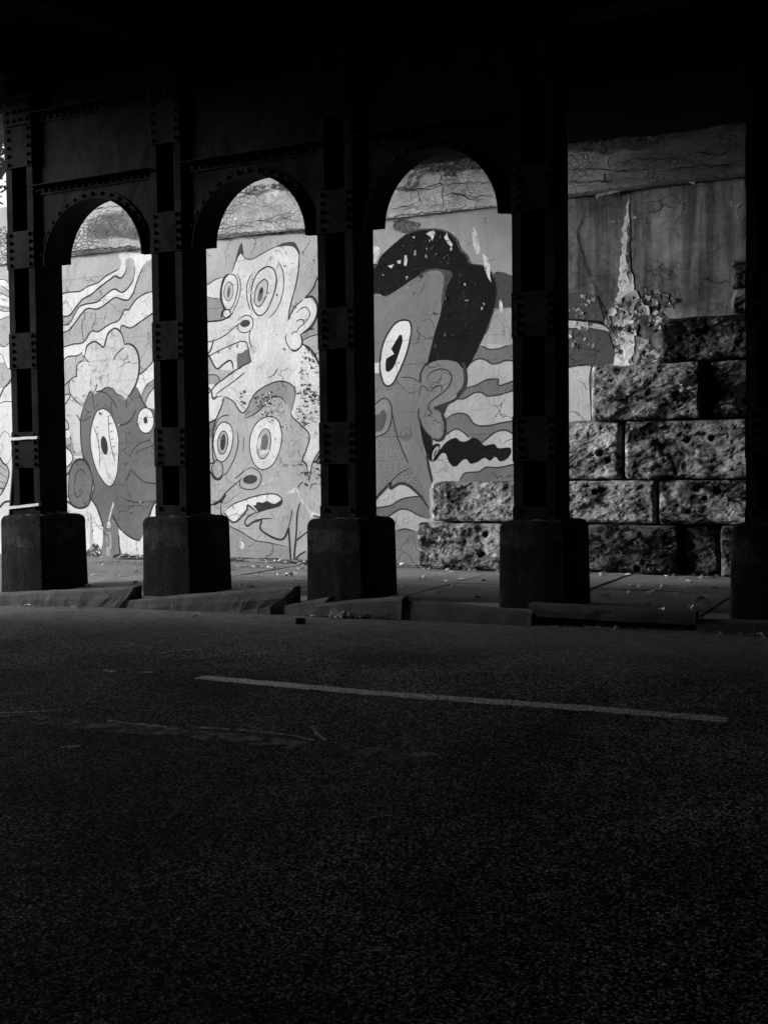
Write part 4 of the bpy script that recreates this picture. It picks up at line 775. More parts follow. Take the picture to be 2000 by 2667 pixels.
('head4','F','ink',0,'-7110,1652;-7117,1645;-7125,1652;-7122,1662;-7113,1662'),
('head4','F','ink',0,'-7239,1668;-7246,1662;-7254,1668;-7251,1679;-7242,1679'),
('head4','F','ink',0,'-7206,1553;-7214,1547;-7222,1553;-7219,1564;-7209,1564'),
('head4','F','ink',0,'-7293,1625;-7300,1619;-7308,1625;-7305,1636;-7296,1636'),
('head4','F','ink',0,'-7193,1331;-7200,1324;-7208,1331;-7205,1342;-7196,1342'),
('head4','F','ink',0,'-7024,1477;-7032,1470;-7040,1477;-7037,1488;-7027,1488'),
('head4','F','ink',0,'-7124,1799;-7131,1792;-7139,1799;-7136,1810;-7127,1809'),
('head4','F','ink',0,'-7188,1372;-7196,1365;-7204,1372;-7201,1382;-7191,1383'),
('head4','F','ink',0,'-7245,1419;-7252,1413;-7260,1419;-7257,1430;-7248,1430'),
('head4','F','ink',0,'-7011,1739;-7018,1733;-7026,1739;-7023,1750;-7014,1750'),
('head4','F','ink',0,'-7112,1431;-7119,1424;-7127,1431;-7124,1442;-7115,1442'),
('head4','F','ink',0,'-6941,1644;-6948,1638;-6957,1644;-6954,1655;-6944,1655'),
('head4','F','ink',0,'-7315,1227;-7323,1221;-7331,1227;-7328,1238;-7318,1238'),
('head4','F','ink',0,'-7106,1982;-7113,1975;-7121,1982;-7118,1992;-7109,1992'),
('head4','F','ink',0,'-7187,1676;-7194,1670;-7203,1676;-7199,1687;-7190,1687'),
('head4','F','ink',0,'-7272,1226;-7279,1220;-7287,1226;-7284,1237;-7275,1237'),
('head4','F','ink',0,'-7236,1716;-7243,1709;-7252,1716;-7249,1727;-7239,1727'),
('head4','F','ink',0,'-7114,1506;-7121,1499;-7129,1506;-7126,1516;-7117,1517'),
('head4','F','ink',0,'-7249,1176;-7256,1169;-7264,1175;-7261,1186;-7252,1186'),
('head4','F','ink',0,'-6980,1630;-6987,1623;-6995,1630;-6992,1641;-6983,1641'),
('head4','F','ink',0,'-7312,1828;-7319,1821;-7328,1828;-7324,1839;-7315,1839'),
('head4','F','ink',0,'-7110,1561;-7117,1554;-7125,1561;-7122,1571;-7113,1571'),
('head4','F','ink',0,'-7032,1417;-7039,1411;-7047,1417;-7044,1428;-7035,1428'),
('head4','F','ink',0,'-7247,1816;-7254,1810;-7262,1816;-7259,1827;-7250,1827'),
('head4','F','ink',0,'-7255,1330;-7262,1323;-7270,1330;-7267,1341;-7258,1341'),
('head4','F','ink',0,'-6959,1577;-6967,1570;-6974,1576;-6971,1587;-6963,1587'),
('head4','F','ink',0,'-7267,1896;-7274,1889;-7282,1896;-7279,1907;-7270,1907'),
('head4','F','ink',0,'-7083,1921;-7090,1914;-7098,1921;-7095,1932;-7086,1932'),
('head4','F','ink',0,'-7217,1481;-7224,1474;-7232,1480;-7229,1491;-7220,1491'),
('head4','F','ink',0,'-7061,1696;-7068,1690;-7076,1696;-7073,1707;-7064,1707'),
('head4','F','ink',0,'-7117,1314;-7125,1308;-7133,1314;-7130,1325;-7120,1325'),
('head4','F','ink',0,'-7064,1625;-7072,1619;-7080,1625;-7077,1636;-7067,1636'),
('head4','F','ink',0,'-7306,1479;-7314,1473;-7322,1479;-7319,1490;-7310,1490'),
('head4','F','ink',0,'-7043,1852;-7050,1846;-7058,1852;-7055,1863;-7046,1863'),
('head4','F','ink',0,'-7191,1881;-7198,1874;-7206,1881;-7203,1892;-7194,1892'),
('head4','F','ink',0,'-7169,1916;-7176,1910;-7184,1916;-7181,1927;-7172,1927'),
('head4','F','ink',0,'-7073,1955;-7081,1948;-7089,1955;-7086,1966;-7076,1966'),
('head4','F','ink',0,'-7015,1810;-7022,1804;-7030,1810;-7027,1821;-7018,1821'),
('head4','F','ink',0,'-7135,1367;-7142,1360;-7150,1366;-7147,1377;-7138,1377'),
('head4','F','ink',0,'-7190,1245;-7198,1239;-7206,1245;-7203,1256;-7193,1256'),
('head4','F','ink',0,'-6967,1677;-6975,1671;-6983,1677;-6980,1688;-6971,1688'),
('head4','F','ink',0,'-7234,1872;-7241,1866;-7250,1872;-7247,1883;-7237,1883'),
('head4','F','ink',0,'-7040,1575;-7047,1569;-7056,1575;-7053,1586;-7043,1586'),
('head4','F','ink',0,'-7310,1776;-7317,1770;-7325,1776;-7322,1787;-7313,1787'),
('head4','F','ink',0,'-7206,1408;-7214,1402;-7222,1408;-7219,1419;-7209,1419'),
('head4','F','ink',0,'-7315,1529;-7322,1523;-7331,1529;-7327,1540;-7318,1540'),
('head4','F','ink',0,'-7274,1592;-7281,1585;-7289,1592;-7286,1603;-7277,1603'),
('head4','F','ink',0,'-7311,1726;-7319,1719;-7327,1726;-7324,1737;-7314,1736'),
('head4','F','ink',0,'-7241,1529;-7249,1522;-7257,1529;-7254,1540;-7244,1540'),
('head4','F','ink',0,'-7054,1733;-7061,1726;-7070,1732;-7066,1743;-7057,1743'),
('head4','F','ink',0,'-7132,1848;-7139,1841;-7148,1848;-7144,1859;-7135,1858'),
('head4','F','ink',0,'-6923,1566;-6930,1560;-6938,1566;-6935,1577;-6926,1577'),
('head4','F','ink',0,'-7057,1889;-7064,1883;-7072,1889;-7069,1900;-7060,1900'),
('head4','F','ink',0,'-7161,2005;-7168,1998;-7176,2005;-7173,2016;-7164,2016'),
('head4','F','ink',0,'-7313,1432;-7321,1425;-7329,1432;-7326,1443;-7317,1443'),
('head4','F','ink',0,'-7312,1110;-7319,1104;-7327,1110;-7324,1121;-7315,1121'),
('head4','F','ink',0,'-6912,1444;-6919,1438;-6927,1444;-6924,1455;-6915,1455'),
('head4','F','ink',0,'-7179,1952;-7186,1945;-7194,1952;-7191,1963;-7182,1963'),
('head4','F','ink',0,'-6839,1288;-6847,1281;-6856,1288;-6852,1300;-6842,1300'),
('head4','F','ink',0,'-6787,1240;-6795,1233;-6804,1239;-6800,1251;-6790,1252'),
('head4','F','ink',0,'-6705,1145;-6713,1138;-6722,1145;-6718,1157;-6708,1157'),
('head4','F','ink',0,'-6797,1204;-6805,1197;-6814,1204;-6811,1216;-6801,1216'),
('head4','F','ink',0,'-6651,1030;-6659,1023;-6668,1030;-6665,1042;-6655,1042'),
('head4','F','ink',0,'-6760,1198;-6768,1190;-6777,1197;-6774,1209;-6764,1210'),
('head4','F','ink',0,'-6926,1241;-6934,1234;-6943,1241;-6940,1253;-6929,1253'),
('head4','F','ink',0,'-6845,1197;-6853,1190;-6862,1197;-6858,1209;-6848,1209'),
('head4','F','ink',0,'-6611,1013;-6619,1006;-6628,1013;-6624,1025;-6615,1025'),
('head4','F','ink',0,'-6796,1170;-6804,1162;-6813,1169;-6810,1181;-6800,1181'),
('head4','F','ink',0,'-6870,1327;-6878,1320;-6887,1327;-6884,1339;-6874,1339'),
('head4','F','ink',0,'-6735,1242;-6743,1234;-6752,1241;-6749,1253;-6738,1253'),
('head4','F','ink',0,'-6911,1285;-6919,1277;-6928,1284;-6925,1296;-6915,1296'),
('head4','F','ink',0,'-6733,1105;-6741,1098;-6750,1105;-6747,1117;-6737,1117'),
('head4','F','ink',0,'-6862,1362;-6870,1354;-6879,1361;-6876,1373;-6866,1374'),
('head4','F','ink',0,'-6653,1138;-6661,1131;-6669,1138;-6666,1150;-6656,1150'),
('head4','F','ink',0,'-6634,1067;-6642,1060;-6650,1067;-6647,1079;-6637,1079'),
('head4','F','ink',0,'-6868,1264;-6876,1257;-6885,1264;-6882,1276;-6872,1276'),
('head4','F','ink',0,'-6779,1318;-6786,1311;-6795,1318;-6792,1330;-6782,1330'),
('head4','F','ink',0,'-6982,1261;-6990,1253;-6999,1261;-6996,1273;-6986,1273'),
('head4','F','ink',0,'-6919,1342;-6927,1334;-6936,1341;-6932,1353;-6922,1353'),
('head4','F','ink',0,'-6702,1190;-6709,1182;-6718,1189;-6715,1201;-6705,1201'),
('head4','F','ink',0,'-7038,1281;-7046,1274;-7055,1280;-7052,1293;-7041,1293'),
('head4','F','ink',0,'-6666,1174;-6674,1167;-6682,1174;-6679,1186;-6669,1186'),
('head4','F','ink',0,'-6751,1141;-6758,1134;-6767,1141;-6764,1153;-6754,1153'),
('head4','F','ink',0,'-6947,1315;-6955,1308;-6964,1315;-6961,1327;-6951,1327'),
('head4','F','ink',0,'-6728,1284;-6736,1277;-6745,1284;-6741,1296;-6731,1296'),
('head4','F','ink',0,'-6825,1390;-6833,1383;-6842,1390;-6838,1402;-6829,1402'),
('head4','F','ink',0,'-6829,1232;-6836,1224;-6845,1231;-6842,1243;-6832,1243'),
('head4','F','ink',0,'-6681,1088;-6689,1081;-6698,1088;-6695,1100;-6685,1100'),
('head4','F','ink',0,'-6831,1336;-6839,1329;-6848,1336;-6845,1348;-6835,1348'),
('head4','F','ink',0,'-6767,1273;-6775,1266;-6784,1273;-6780,1285;-6770,1285'),
('head4','F','ink',0,'-6995,1308;-7003,1300;-7012,1307;-7009,1319;-6999,1320'),
('head4','F','ink',0,'-7033,1246;-7041,1239;-7050,1246;-7047,1258;-7037,1258'),
('head4','F','ink',0,'-6895,1220;-6902,1213;-6911,1220;-6908,1232;-6898,1232'),
('head4','F','ink',0,'-6792,1350;-6800,1343;-6809,1350;-6806,1362;-6796,1362'),
('head4','F','ink',0,'-6691,1226;-6699,1219;-6708,1226;-6705,1238;-6695,1238'),
('head4','F','ink',0,'-6897,1377;-6904,1370;-6913,1377;-6910,1389;-6900,1389'),
('mural','F','dg',0,'-4744,3790;-4433,3765;-4261,3761;-4128,3696;-4071,3692;-3979,3346;-3868,3009;-3757,2783;-4151,2781;-4438,2777;-4750,2792'),
('mural','F','lw',1,'-4746,3406;-4435,3385;-4205,3342;-3998,3292;-3905,3203;-4055,3240;-4244,3271;-4435,3279;-4747,3299'),
('mural','F','blk',1,'-4746,3434;-4435,3413;-4129,3368;-3998,3347;-3914,3268;-4054,3317;-4243,3358;-4435,3387;-4746,3408'),
('mural','L','ink',15.7,1,'-4747,3291;-4435,3277;-4244,3269;-4055,3237;-3905,3194'),
('mural','F','w3',0,'-4750,2778;-4438,2763;-4161,2768;-4190,2594;-4164,2036;-4442,2029;-4754,2038'),
('mural','L','ink',17.6,1,'-4750,2727;-4438,2765;-4265,2787;-4142,2769'),
('wall','F','lime',0,'-3649,5024;-3640,4896;-3650,4735;-3632,4625;-3651,4411;-3642,4157;-3607,3864;-3570,3681;-3590,3320;-3572,2956;-3647,2738;-3869,2749;-3812,2969;-3830,3244;-3773,3514;-3791,3789;-3772,4060;-3734,4328;-3724,4599;-3677,4738;-3662,4917'),
('wall','F','stain2',1,'-3659,4592;-3627,4480;-3642,4229;-3621,4046;-3629,3830;-3661,3941;-3679,4233;-3669,4449'),
('wall','F','lime2',0,'-3935,5039;-3750,5044;-3676,5027;-3750,5017;-3759,4946;-3778,5002;-3879,4996;-4066,4963;-4103,5022'),
('wall','F','lime2',0,'-2958,5049;-2784,5037;-2775,4975;-2818,5015'),
('wall','F','lime2',0,'-2371,4754;-2270,4725;-2228,4712;-2270,4673;-2287,4502;-2304,4625;-2346,4682'),
('wall','F','lime2',0,'-3937,4639;-3825,4655;-3714,4648;-3714,4634;-3825,4638'),
('wall','F','lime2',0,'-3623,4651;-3568,4691;-3531,4687;-3549,4653'),
('wall','F','lime2',0,'-3260,4685;-3243,4674;-3234,4628;-3250,4639'),
('wall','L','crack',15.7,1,'-4236,4890;-4256,4746;-4342,4589;-4352,4479;-4277,4306;-4240,4119;-4165,3910;-4072,3682;-3960,3454;-3886,3248;-3812,3006'),
('wall','L','crack',7.8,1,'-4048,4815;-3973,4861;-3954,4877'),
('wall','L','crack',7.8,1,'-4256,4764;-4180,4756;-4161,4781'),
('wall','L','crack',13.7,1,'-4691,5392;-4382,5375;-4121,5361;-3934,5311;-3823,5288;-3584,5267'),
('wall','L','crack',13.7,1,'-3934,5347;-3749,5378;-3566,5417;-3331,5382;-2940,5346'),
('wall','L','crack',11.7,1,'-4692,5299;-4383,5219;-4254,5185;-4065,5190;-3897,5161;-3566,5175;-3457,5136'),
('wall','L','crack',15.7,1,'-3295,5232;-3099,5199;-2958,5225;-2714,5221;-2508,5187;-2203,5217'),
('wall','L','crack',15.7,1,'-2801,5399;-2611,5356;-2457,5328;-2338,5390;-2203,5407'),
('wall','L','crack',11.7,1,'-3934,5292;-3925,5164'),
('wall','L','crack',11.7,1,'-3971,5297;-3972,5134'),
('wall','L','crack',13.7,1,'-3896,5505;-3887,5341'),
('wall','L','crack',9.8,1,'-3749,5270;-3530,5279;-3385,5243'),
('wall','L','crack',13.6,1,'-10110,5165;-9975,5160;-9842,5165;-9709,5179;-9555,5191;-9380,5210;-9207,5206;-9035,5246;-8887,5267;-8739,5260;-8582,5297'),
('wall','L','crack',11.9,1,'-9709,5179;-9555,5173;-9468,5155'),
('wall','L','crack',10.2,1,'-9186,5199;-9080,5169;-9016,5118'),
('wall','L','crack',13.6,1,'-9799,5640;-9699,5656;-9633,5686;-9459,5629;-9285,5636'),
('wall','L','crack',15.3,1,'-9113,5698;-8964,5672;-8880,5635;-8816,5654'),
('wall','L','crack',8.5,1,'-8888,5204;-8741,5170;-8554,5124'),
('wall','L','crack',8.5,1,'-9375,5465;-9182,5425;-9032,5445'),
('wall','L','crack',17.6,1,'-6780,5386;-6628,5378;-6498,5392;-6412,5421;-6305,5442;-6263,5404;-6253,5335;-6275,5240;-6244,5179;-6256,5083'),
('wall','L','crack',13.7,1,'-6305,5442;-6283,5532'),
('wall','L','crack',11.7,1,'-6253,5364;-6073,5391;-5906,5381;-5740,5380;-5536,5318'),
('wall','L','crack',13.7,1,'-6265,5259;-6075,5256;-5908,5189;-5804,5149;-5680,5173;-5506,5172'),
('wall','L','crack',11.7,1,'-7114,5137;-6936,5157;-6804,5163;-6652,5185'),
('wall','L','crack',9.8,1,'-6566,5137;-6415,5139;-6266,5142'),
('wall','L','crack',11.7,1,'-6649,5381;-6618,5279;-6587,5178'),
('wall','L','crack',17.2,1,'-12511,5727;-12282,5742;-12057,5727;-11932,5743'),
('wall','L','crack',10.3,1,'-12617,5579;-12572,5375;-12626,5261'),
('wall','L','crack',24.0,1,'-13058,5081;-12734,5091;-12351,5086;-12075,5069;-11557,5050'),
('wall','F','damp2',0,'-10130,5064;-9954,5094;-9557,5072;-9039,5048;-8528,5035;-8529,4996;-9040,5011;-9384,5018;-9822,5034;-10130,5035'),
('wall','F','damp2',0,'-7148,5042;-6828,5047;-6416,5042;-5972,5033;-5487,5033;-5487,5014;-6288,5024;-7148,5018'),
('wall','F','damp2',0,'-4706,5091;-4397,5055;-3935,5066;-3295,5063;-2766,5053;-2136,5063;-1916,5036;-1916,5002;-2136,5029;-2853,5033;-3567,5028;-4397,5015;-4707,5050'),
('wall','F','damp2',0,'-13098,5075;-12734,5072;-12478,5078;-12225,5064;-11975,5060;-11557,5040;-11558,5001;-12101,5003;-12479,5028;-12735,5032;-13099,5035'),
('wall','F','stain2',0,'-6711,5711;-6495,5713;-6154,5709;-5799,5718;-5677,5592;-5801,5546;-5987,5592;-6156,5517;-6283,5513;-6453,5611;-6669,5598'),
('wall','F','damp2',0,'-6999,5421;-6844,5482;-6689,5699;-6646,5674;-6713,5525;-6758,5393;-6890,5379'),
('wall','F','stain2',0,'-4702,5766;-4394,5725;-4119,5716;-3748,5702;-3294,5679;-3330,5592;-3565,5534;-3822,5604;-3970,5533;-4157,5575;-4394,5624;-4703,5665'),
('wall','F','stain2',0,'-9609,5774;-9283,5749;-9026,5742;-8816,5704;-8817,5636;-8944,5633;-9155,5694;-9458,5656;-9633,5658;-9810,5605;-9720,5686'),
('wall','F','damp',1,'-12566,5574;-12336,5629;-12059,5639;-11689,5638;-11566,5177;-11971,5237;-12220,5261;-12524,5271;-12610,5379'),
('wall','F','damp2',0,'-7093,5016;-6894,5015;-6633,4909;-6678,4815;-6875,4786;-7050,4873')
]
wall = thing('retaining_wall', 'long concrete retaining wall covered by a cartoon mural behind the steel columns', 'wall', (-12, WY, 0))
wall.location = (0, 0, 0)
bm = bmesh.new(); box(bm, -60, 12, WY, WY+.8, -.5, 5.02)
wb = link('wall_face', bm, M['wallc'], wall)
bm = bmesh.new()
xs = fr(-60,12,460); zs = [5.022,5.08,5.2,5.35,5.5,5.6,5.66,5.70]
def cy(x, z):
    e = max(0, (z-5.62)/.08); r = noise.fractal((x*1.7, z*3.0, 4), 1, 2, 4)
    return WY-.035+.012*r+e*(.03+.05*abs(noise.noise((x*3, 7, 1))))
g = [[bm.verts.new((x, cy(x, z), z+(.05*noise.noise((x*2.3, 3, 2))+.03*noise.noise((x*9, 3, 2)) if z > 5.65 else 0))) for x in xs] for z in zs]
g.append([bm.verts.new((x, WY+.75, 5.72)) for x in xs]); 
low = [bm.verts.new((x, WY+.02, 5.021)) for x in xs]
g.insert(0, low)
for j in range(len(g)-1):
    for i in range(len(xs)-1): bm.faces.new((g[j][i], g[j][i+1], g[j+1][i+1], g[j+1][i]))
bmesh.ops.recalc_face_normals(bm, faces=bm.faces)
cop = link('coping', bm, M['coping'], wall); tag(cop, 'cracked bare concrete band along the top of the wall')
# smooth grey upstand that ends where the bridge seat begins
bm = bmesh.new(); bmv = [(-60,5.6),(-9.45,5.6),(-9.0,6.13),(-60,6.13)]
a = [bm.verts.new((x, 15.3, z)) for x, z in bmv]; b = [bm.verts.new((x, 15.7, z)) for x, z in bmv]
bm.faces.new(a); bm.faces.new(b[::-1])
for i in range(4): bm.faces.new((a[i-1], b[i-1], b[i], a[i]))
bmesh.ops.recalc_face_normals(bm, faces=bm.faces)
link('upstand', bm, M['gconc'], wall)
bms = {}; mats = {}
order = {'mural':0,'head1':1,'head2':2,'head3':3,'head4':4,'wall':5}
for i, (grp, ty, col, a1, *rest) in enumerate(MURAL):
    if grp not in bms: bms[grp] = bmesh.new(); mats[grp] = []
    y = WY-.0012-i*.00001-order[grp]*.0003
    raw = rest[-1]; pts = [tuple(int(v)/1000 for v in p.split(',')) for p in raw.split(';')]
    on_cop = grp == 'wall' and sum(p[1] for p in pts)/len(pts) > 4.98
    if grp == 'wall' and not on_cop: pts = [(p[0], min(p[1], 5.0)) for p in pts]
    if on_cop: y -= .062
    if col not in mats[grp]: mats[grp].append(col)
    mi = mats[grp].index(col)
    if ty == 'F':
        if a1: pts = cat(pts, True, 5)
        if grp == 'wall':                                        # stains and blooms have ragged edges
            q = []
            for p, p2 in zip(pts, pts[1:]+pts[:1]):
                k = max(1, min(14, int(math.hypot(p2[0]-p[0], p2[1]-p[1])/.03)))
                for j in range(k):
                    x, z = p[0]+(p2[0]-p[0])*j/k, p[1]+(p2[1]-p[1])*j/k
                    q.append((x+.035*noise.noise((x*14, z*14, 1)), z+.03*noise.noise((x*14, z*14, 5))))
            pts = q
        fill(bms[grp], pts, y, mi)
    else:
        w = a1/1000; taper = rest[0]
        if grp == 'wall':
            q = []
            for p, p2 in zip(pts, pts[1:]):
                k = max(2, int(math.hypot(p2[0]-p[0], p2[1]-p[1])/.025))
                for j in range(k):
                    x, z = p[0]+(p2[0]-p[0])*j/k, p[1]+(p2[1]-p[1])*j/k
                    q.append((x+.03*noise.noise((x*11, z*11, i)), z+.03*noise.noise((x*11, z*11, i+5))))
            ribbon(bms[grp], q+[pts[-1]], w*.85, y, mi, taper, .5, i)
        else: ribbon(bms[grp], cat(pts, False, 6), w*1.2, y, mi, taper, .12, i)
# mural ground on the left, out of frame, and between the bays
mur = link('mural', bms['mural'], [M[c] for c in mats['mural']], wall); tag(mur, 'painted waves and clouds of the mural')
lab = {'head1':'dark painted face with tall pale hair and two round eyes','head2':'pale painted face with ringed eyes and a big ear',
       'head3':'grey painted face with wide eyes and open mouth of teeth','head4':'grey painted face with black quiff in profile'}
for k_ in ('head1','head2','head3','head4'):
    o = link('painted_face', bms[k_], [M[c] for c in mats[k_]], mur); tag(o, lab[k_])
link('stains_and_cracks', bms['wall'], [M[c] for c in mats['wall']], wall)

# curled flakes of paint
bm = bmesh.new()
def flakes(x0, x1, z0, z1, n, s0, s1, mis, ellipse=True):
    cx, cz = (x0+x1)/2, (z0+z1)/2
    for _ in range(n):
        x, z = random.uniform(x0, x1), random.uniform(z0, z1)
        if ellipse and ((x-cx)/(x1-x0)*2)**2+((z-cz)/(z1-z0)*2)**2 > 1: continue
        if noise.noise((x*3.1, z*3.1, 9)) < -.05: continue
        s = random.uniform(s0, s1); k = random.randint(4, 6); a0 = random.random()*6.28
        lift = random.uniform(.08, .45)*s; la = random.uniform(0, 6.28)
        vs = []
        for i in range(k):
            t = a0+i*6.283/k+random.uniform(-.3,.3); r = s*random.uniform(.5,1.1)
            dx, dz = r*math.cos(t), r*math.sin(t)*1.2
            h = lift*max(0, (dx*math.cos(la)+dz*math.sin(la))/s)
            vs.append(bm.verts.new((x+dx, WY-.0105-h, z+dz)))
        c = bm.verts.new((x, WY-.011, z)); mi = random.choice(mis)
        for i in range(k):
            f = bm.faces.new((vs[i-1], vs[i], c)); f.material_index = mi
fmats = [M['flake'], M['stain2'], M['lime2'], M['dk'], M['w2'], M['ink2']]
flakes(-3.95,-2.95,2.72,3.72,380,.02,.085,[0,0,1,1,2,2,5])
flakes(-4.6,-3.9,3.0,3.7,130,.012,.04,[0,1,2,3])
flakes(-5.0,-4.5,2.9,3.8,200,.015,.05,[0,0,1,2,4])
flakes(-5.35,-4.6,1.7,2.4,90,.012,.04,[0,0,2,4])
flakes(-8.65,-7.9,2.3,3.6,330,.008,.03,[5,5,1,1,4,0])
flakes(-9.4,-8.2,2.05,2.7,260,.006,.024,[5,1,4,0])
flakes(-9.75,-9.15,2.35,2.75,110,.006,.024,[5,1,4])
flakes(-8.75,-8.0,1.0,1.7,70,.008,.03,[5,1,4,2])
flakes(-6.9,-6.1,4.1,4.75,60,.008,.03,[5,1,2])
flakes(-6.8,-5.0,3.2,4.9,45,.008,.03,[5,1,2,0])
flakes(-12.6,-10.8,.1,4.6,140,.006,.022,[5,4,1])
flakes(-9.6,-7.8,3.2,4.9,90,.006,.02,[5,4,1])
link('peeling_paint', bm, fmats, wall)

# ------------------------------------------------------------------ old stone abutment: rough blocks in courses
SY = 14.62
abut = thing('stone_abutment', 'ragged end of sooty rough stone blocks standing in front of the concrete wall', 'stonework', (-3.5, SY, 0))
holes_all = []
def stone(x0, x1, z0, z1, yo=0, holes=(), seed=0, rough=1.0, mat='stone'):
    nx, nz2 = max(10, int((x1-x0)/.015)), max(10, int((z1-z0)/.015)); bm = bmesh.new(); g = []
    gap = .012
    x0 += gap; x1 -= gap; z0 += gap*.7; z1 -= gap*.7
    for j in range(nz2+1):
        row = []
        for i in range(nx+1):
            u, v = i/nx, j/nz2; x, z = x0+(x1-x0)*u, z0+(z1-z0)*v
            we = .03+.035*(noise.noise((x*6, z*6, seed+9))+.6)
            ex, ez = min(x-x0, x1-x)/max(.012, we), min(z-z0, z1-z)/max(.012, we)
            rnd = (1-min(1, ex))**1.6*.06+(1-min(1, ez))**1.6*.055
            q0 = noise.fractal((x*1.6+seed, z*2.4, seed*1.7), .9, 2.1, 4)
            q1 = noise.fractal((x*3.0+seed, z*5.5, seed*2.3), .8, 2.1, 3)*3.2
            stp = (math.floor(q1)+min(1, max(0, (q1-math.floor(q1)-.35)/.3)))/3.2               # split ledges of the quarry face
            d = .045*q0+.034*stp*rough+.006*noise.fractal((x*12, z*18+seed, 5), .7, 2, 3)
            wob = .012*noise.noise((x*4, z*4, seed))
            for hx, hz, hr in holes:
                q = math.hypot(x-hx, z-hz)/hr
                q += .25*noise.noise((x*20, z*20, seed))
                if q < 1.0: d -= .12*max(0, min(1, (.9-q)*4))
            y = yo+rnd-d
            row.append(bm.verts.new((x+wob*(1 if 0 < i < nx else 1)-(-3.5), y, z+wob)))
        g.append(row)
    for j in range(nz2):
        for i in range(nx): bm.faces.new((g[j][i], g[j][i+1], g[j+1][i+1], g[j+1][i]))
    e = g[0]+[r[-1] for r in g[1:]]+g[-1][-2::-1]+[r[0] for r in g[-2:0:-1]]
    bk = [bm.verts.new((v.co.x, .5+yo, v.co.z)) for v in e]
    for i in range(len(e)): bm.faces.new((e[i-1], e[i], bk[i], bk[i-1]))
    bmesh.ops.recalc_face_normals(bm, faces=bm.faces)
    return link('stone_block', bm, M[mat], abut, False)
courses = [
 (-6.62,-4.75,0.0,.655,-.02,[(-5.58,.50,.045),(-5.64,.22,.05)]),(-4.75,-2.93,0.0,.655,.05,[(-3.5,.08,.055)]),(-2.93,-2.45,0,.655,.12,[]),(-2.45,-.9,0.0,.655,.02,[]),(-.9,1.2,0,.655,.03,[]),
 (-6.41,-5.0,.665,1.235,.0,[]),(-5.0,-3.24,.665,1.235,.03,[(-4.05,1.08,.05)]),(-3.215,-1.5,.665,1.235,0,[(-2.47,1.1,.06),(-2.63,1.0,.04)]),(-1.5,.6,.665,1.235,.03,[]),
 (-5.0,-3.70,1.245,2.0,.03,[(-3.98,1.6,.06),(-3.88,1.5,.05)]),(-3.655,-1.75,1.245,2.0,0,[(-2.85,1.75,.05),(-2.55,1.76,.05)]),(-1.75,.4,1.245,2.0,.03,[]),
 (-4.10,-2.66,2.01,2.735,-.02,[]),(-2.585,-2.0,2.01,2.735,.06,[]),(-2.0,-.4,2.01,2.735,.02,[]),
 (-3.2,-1.55,2.745,3.31,.05,[(-2.63,3.12,.06)]),(-1.55,.4,2.745,3.31,.05,[]),
 (-2.32,-.9,3.33,3.62,.06,[]),(-2.33,-1.1,3.63,3.98,.05,[]),(-1.1,1.0,3.63,3.98,.05,[]),(-.9,1.0,3.33,3.62,.06,[])]
for i, (a, b, c, d, yo, hs) in enumerate(courses): stone(a, b, c, d, yo, hs, i*3.7+1, 1.0, 'stoneb' if c > 2.7 or (c > 2.0 and a > -2.6) or (c < .1 and a > -4.9) else 'stone')

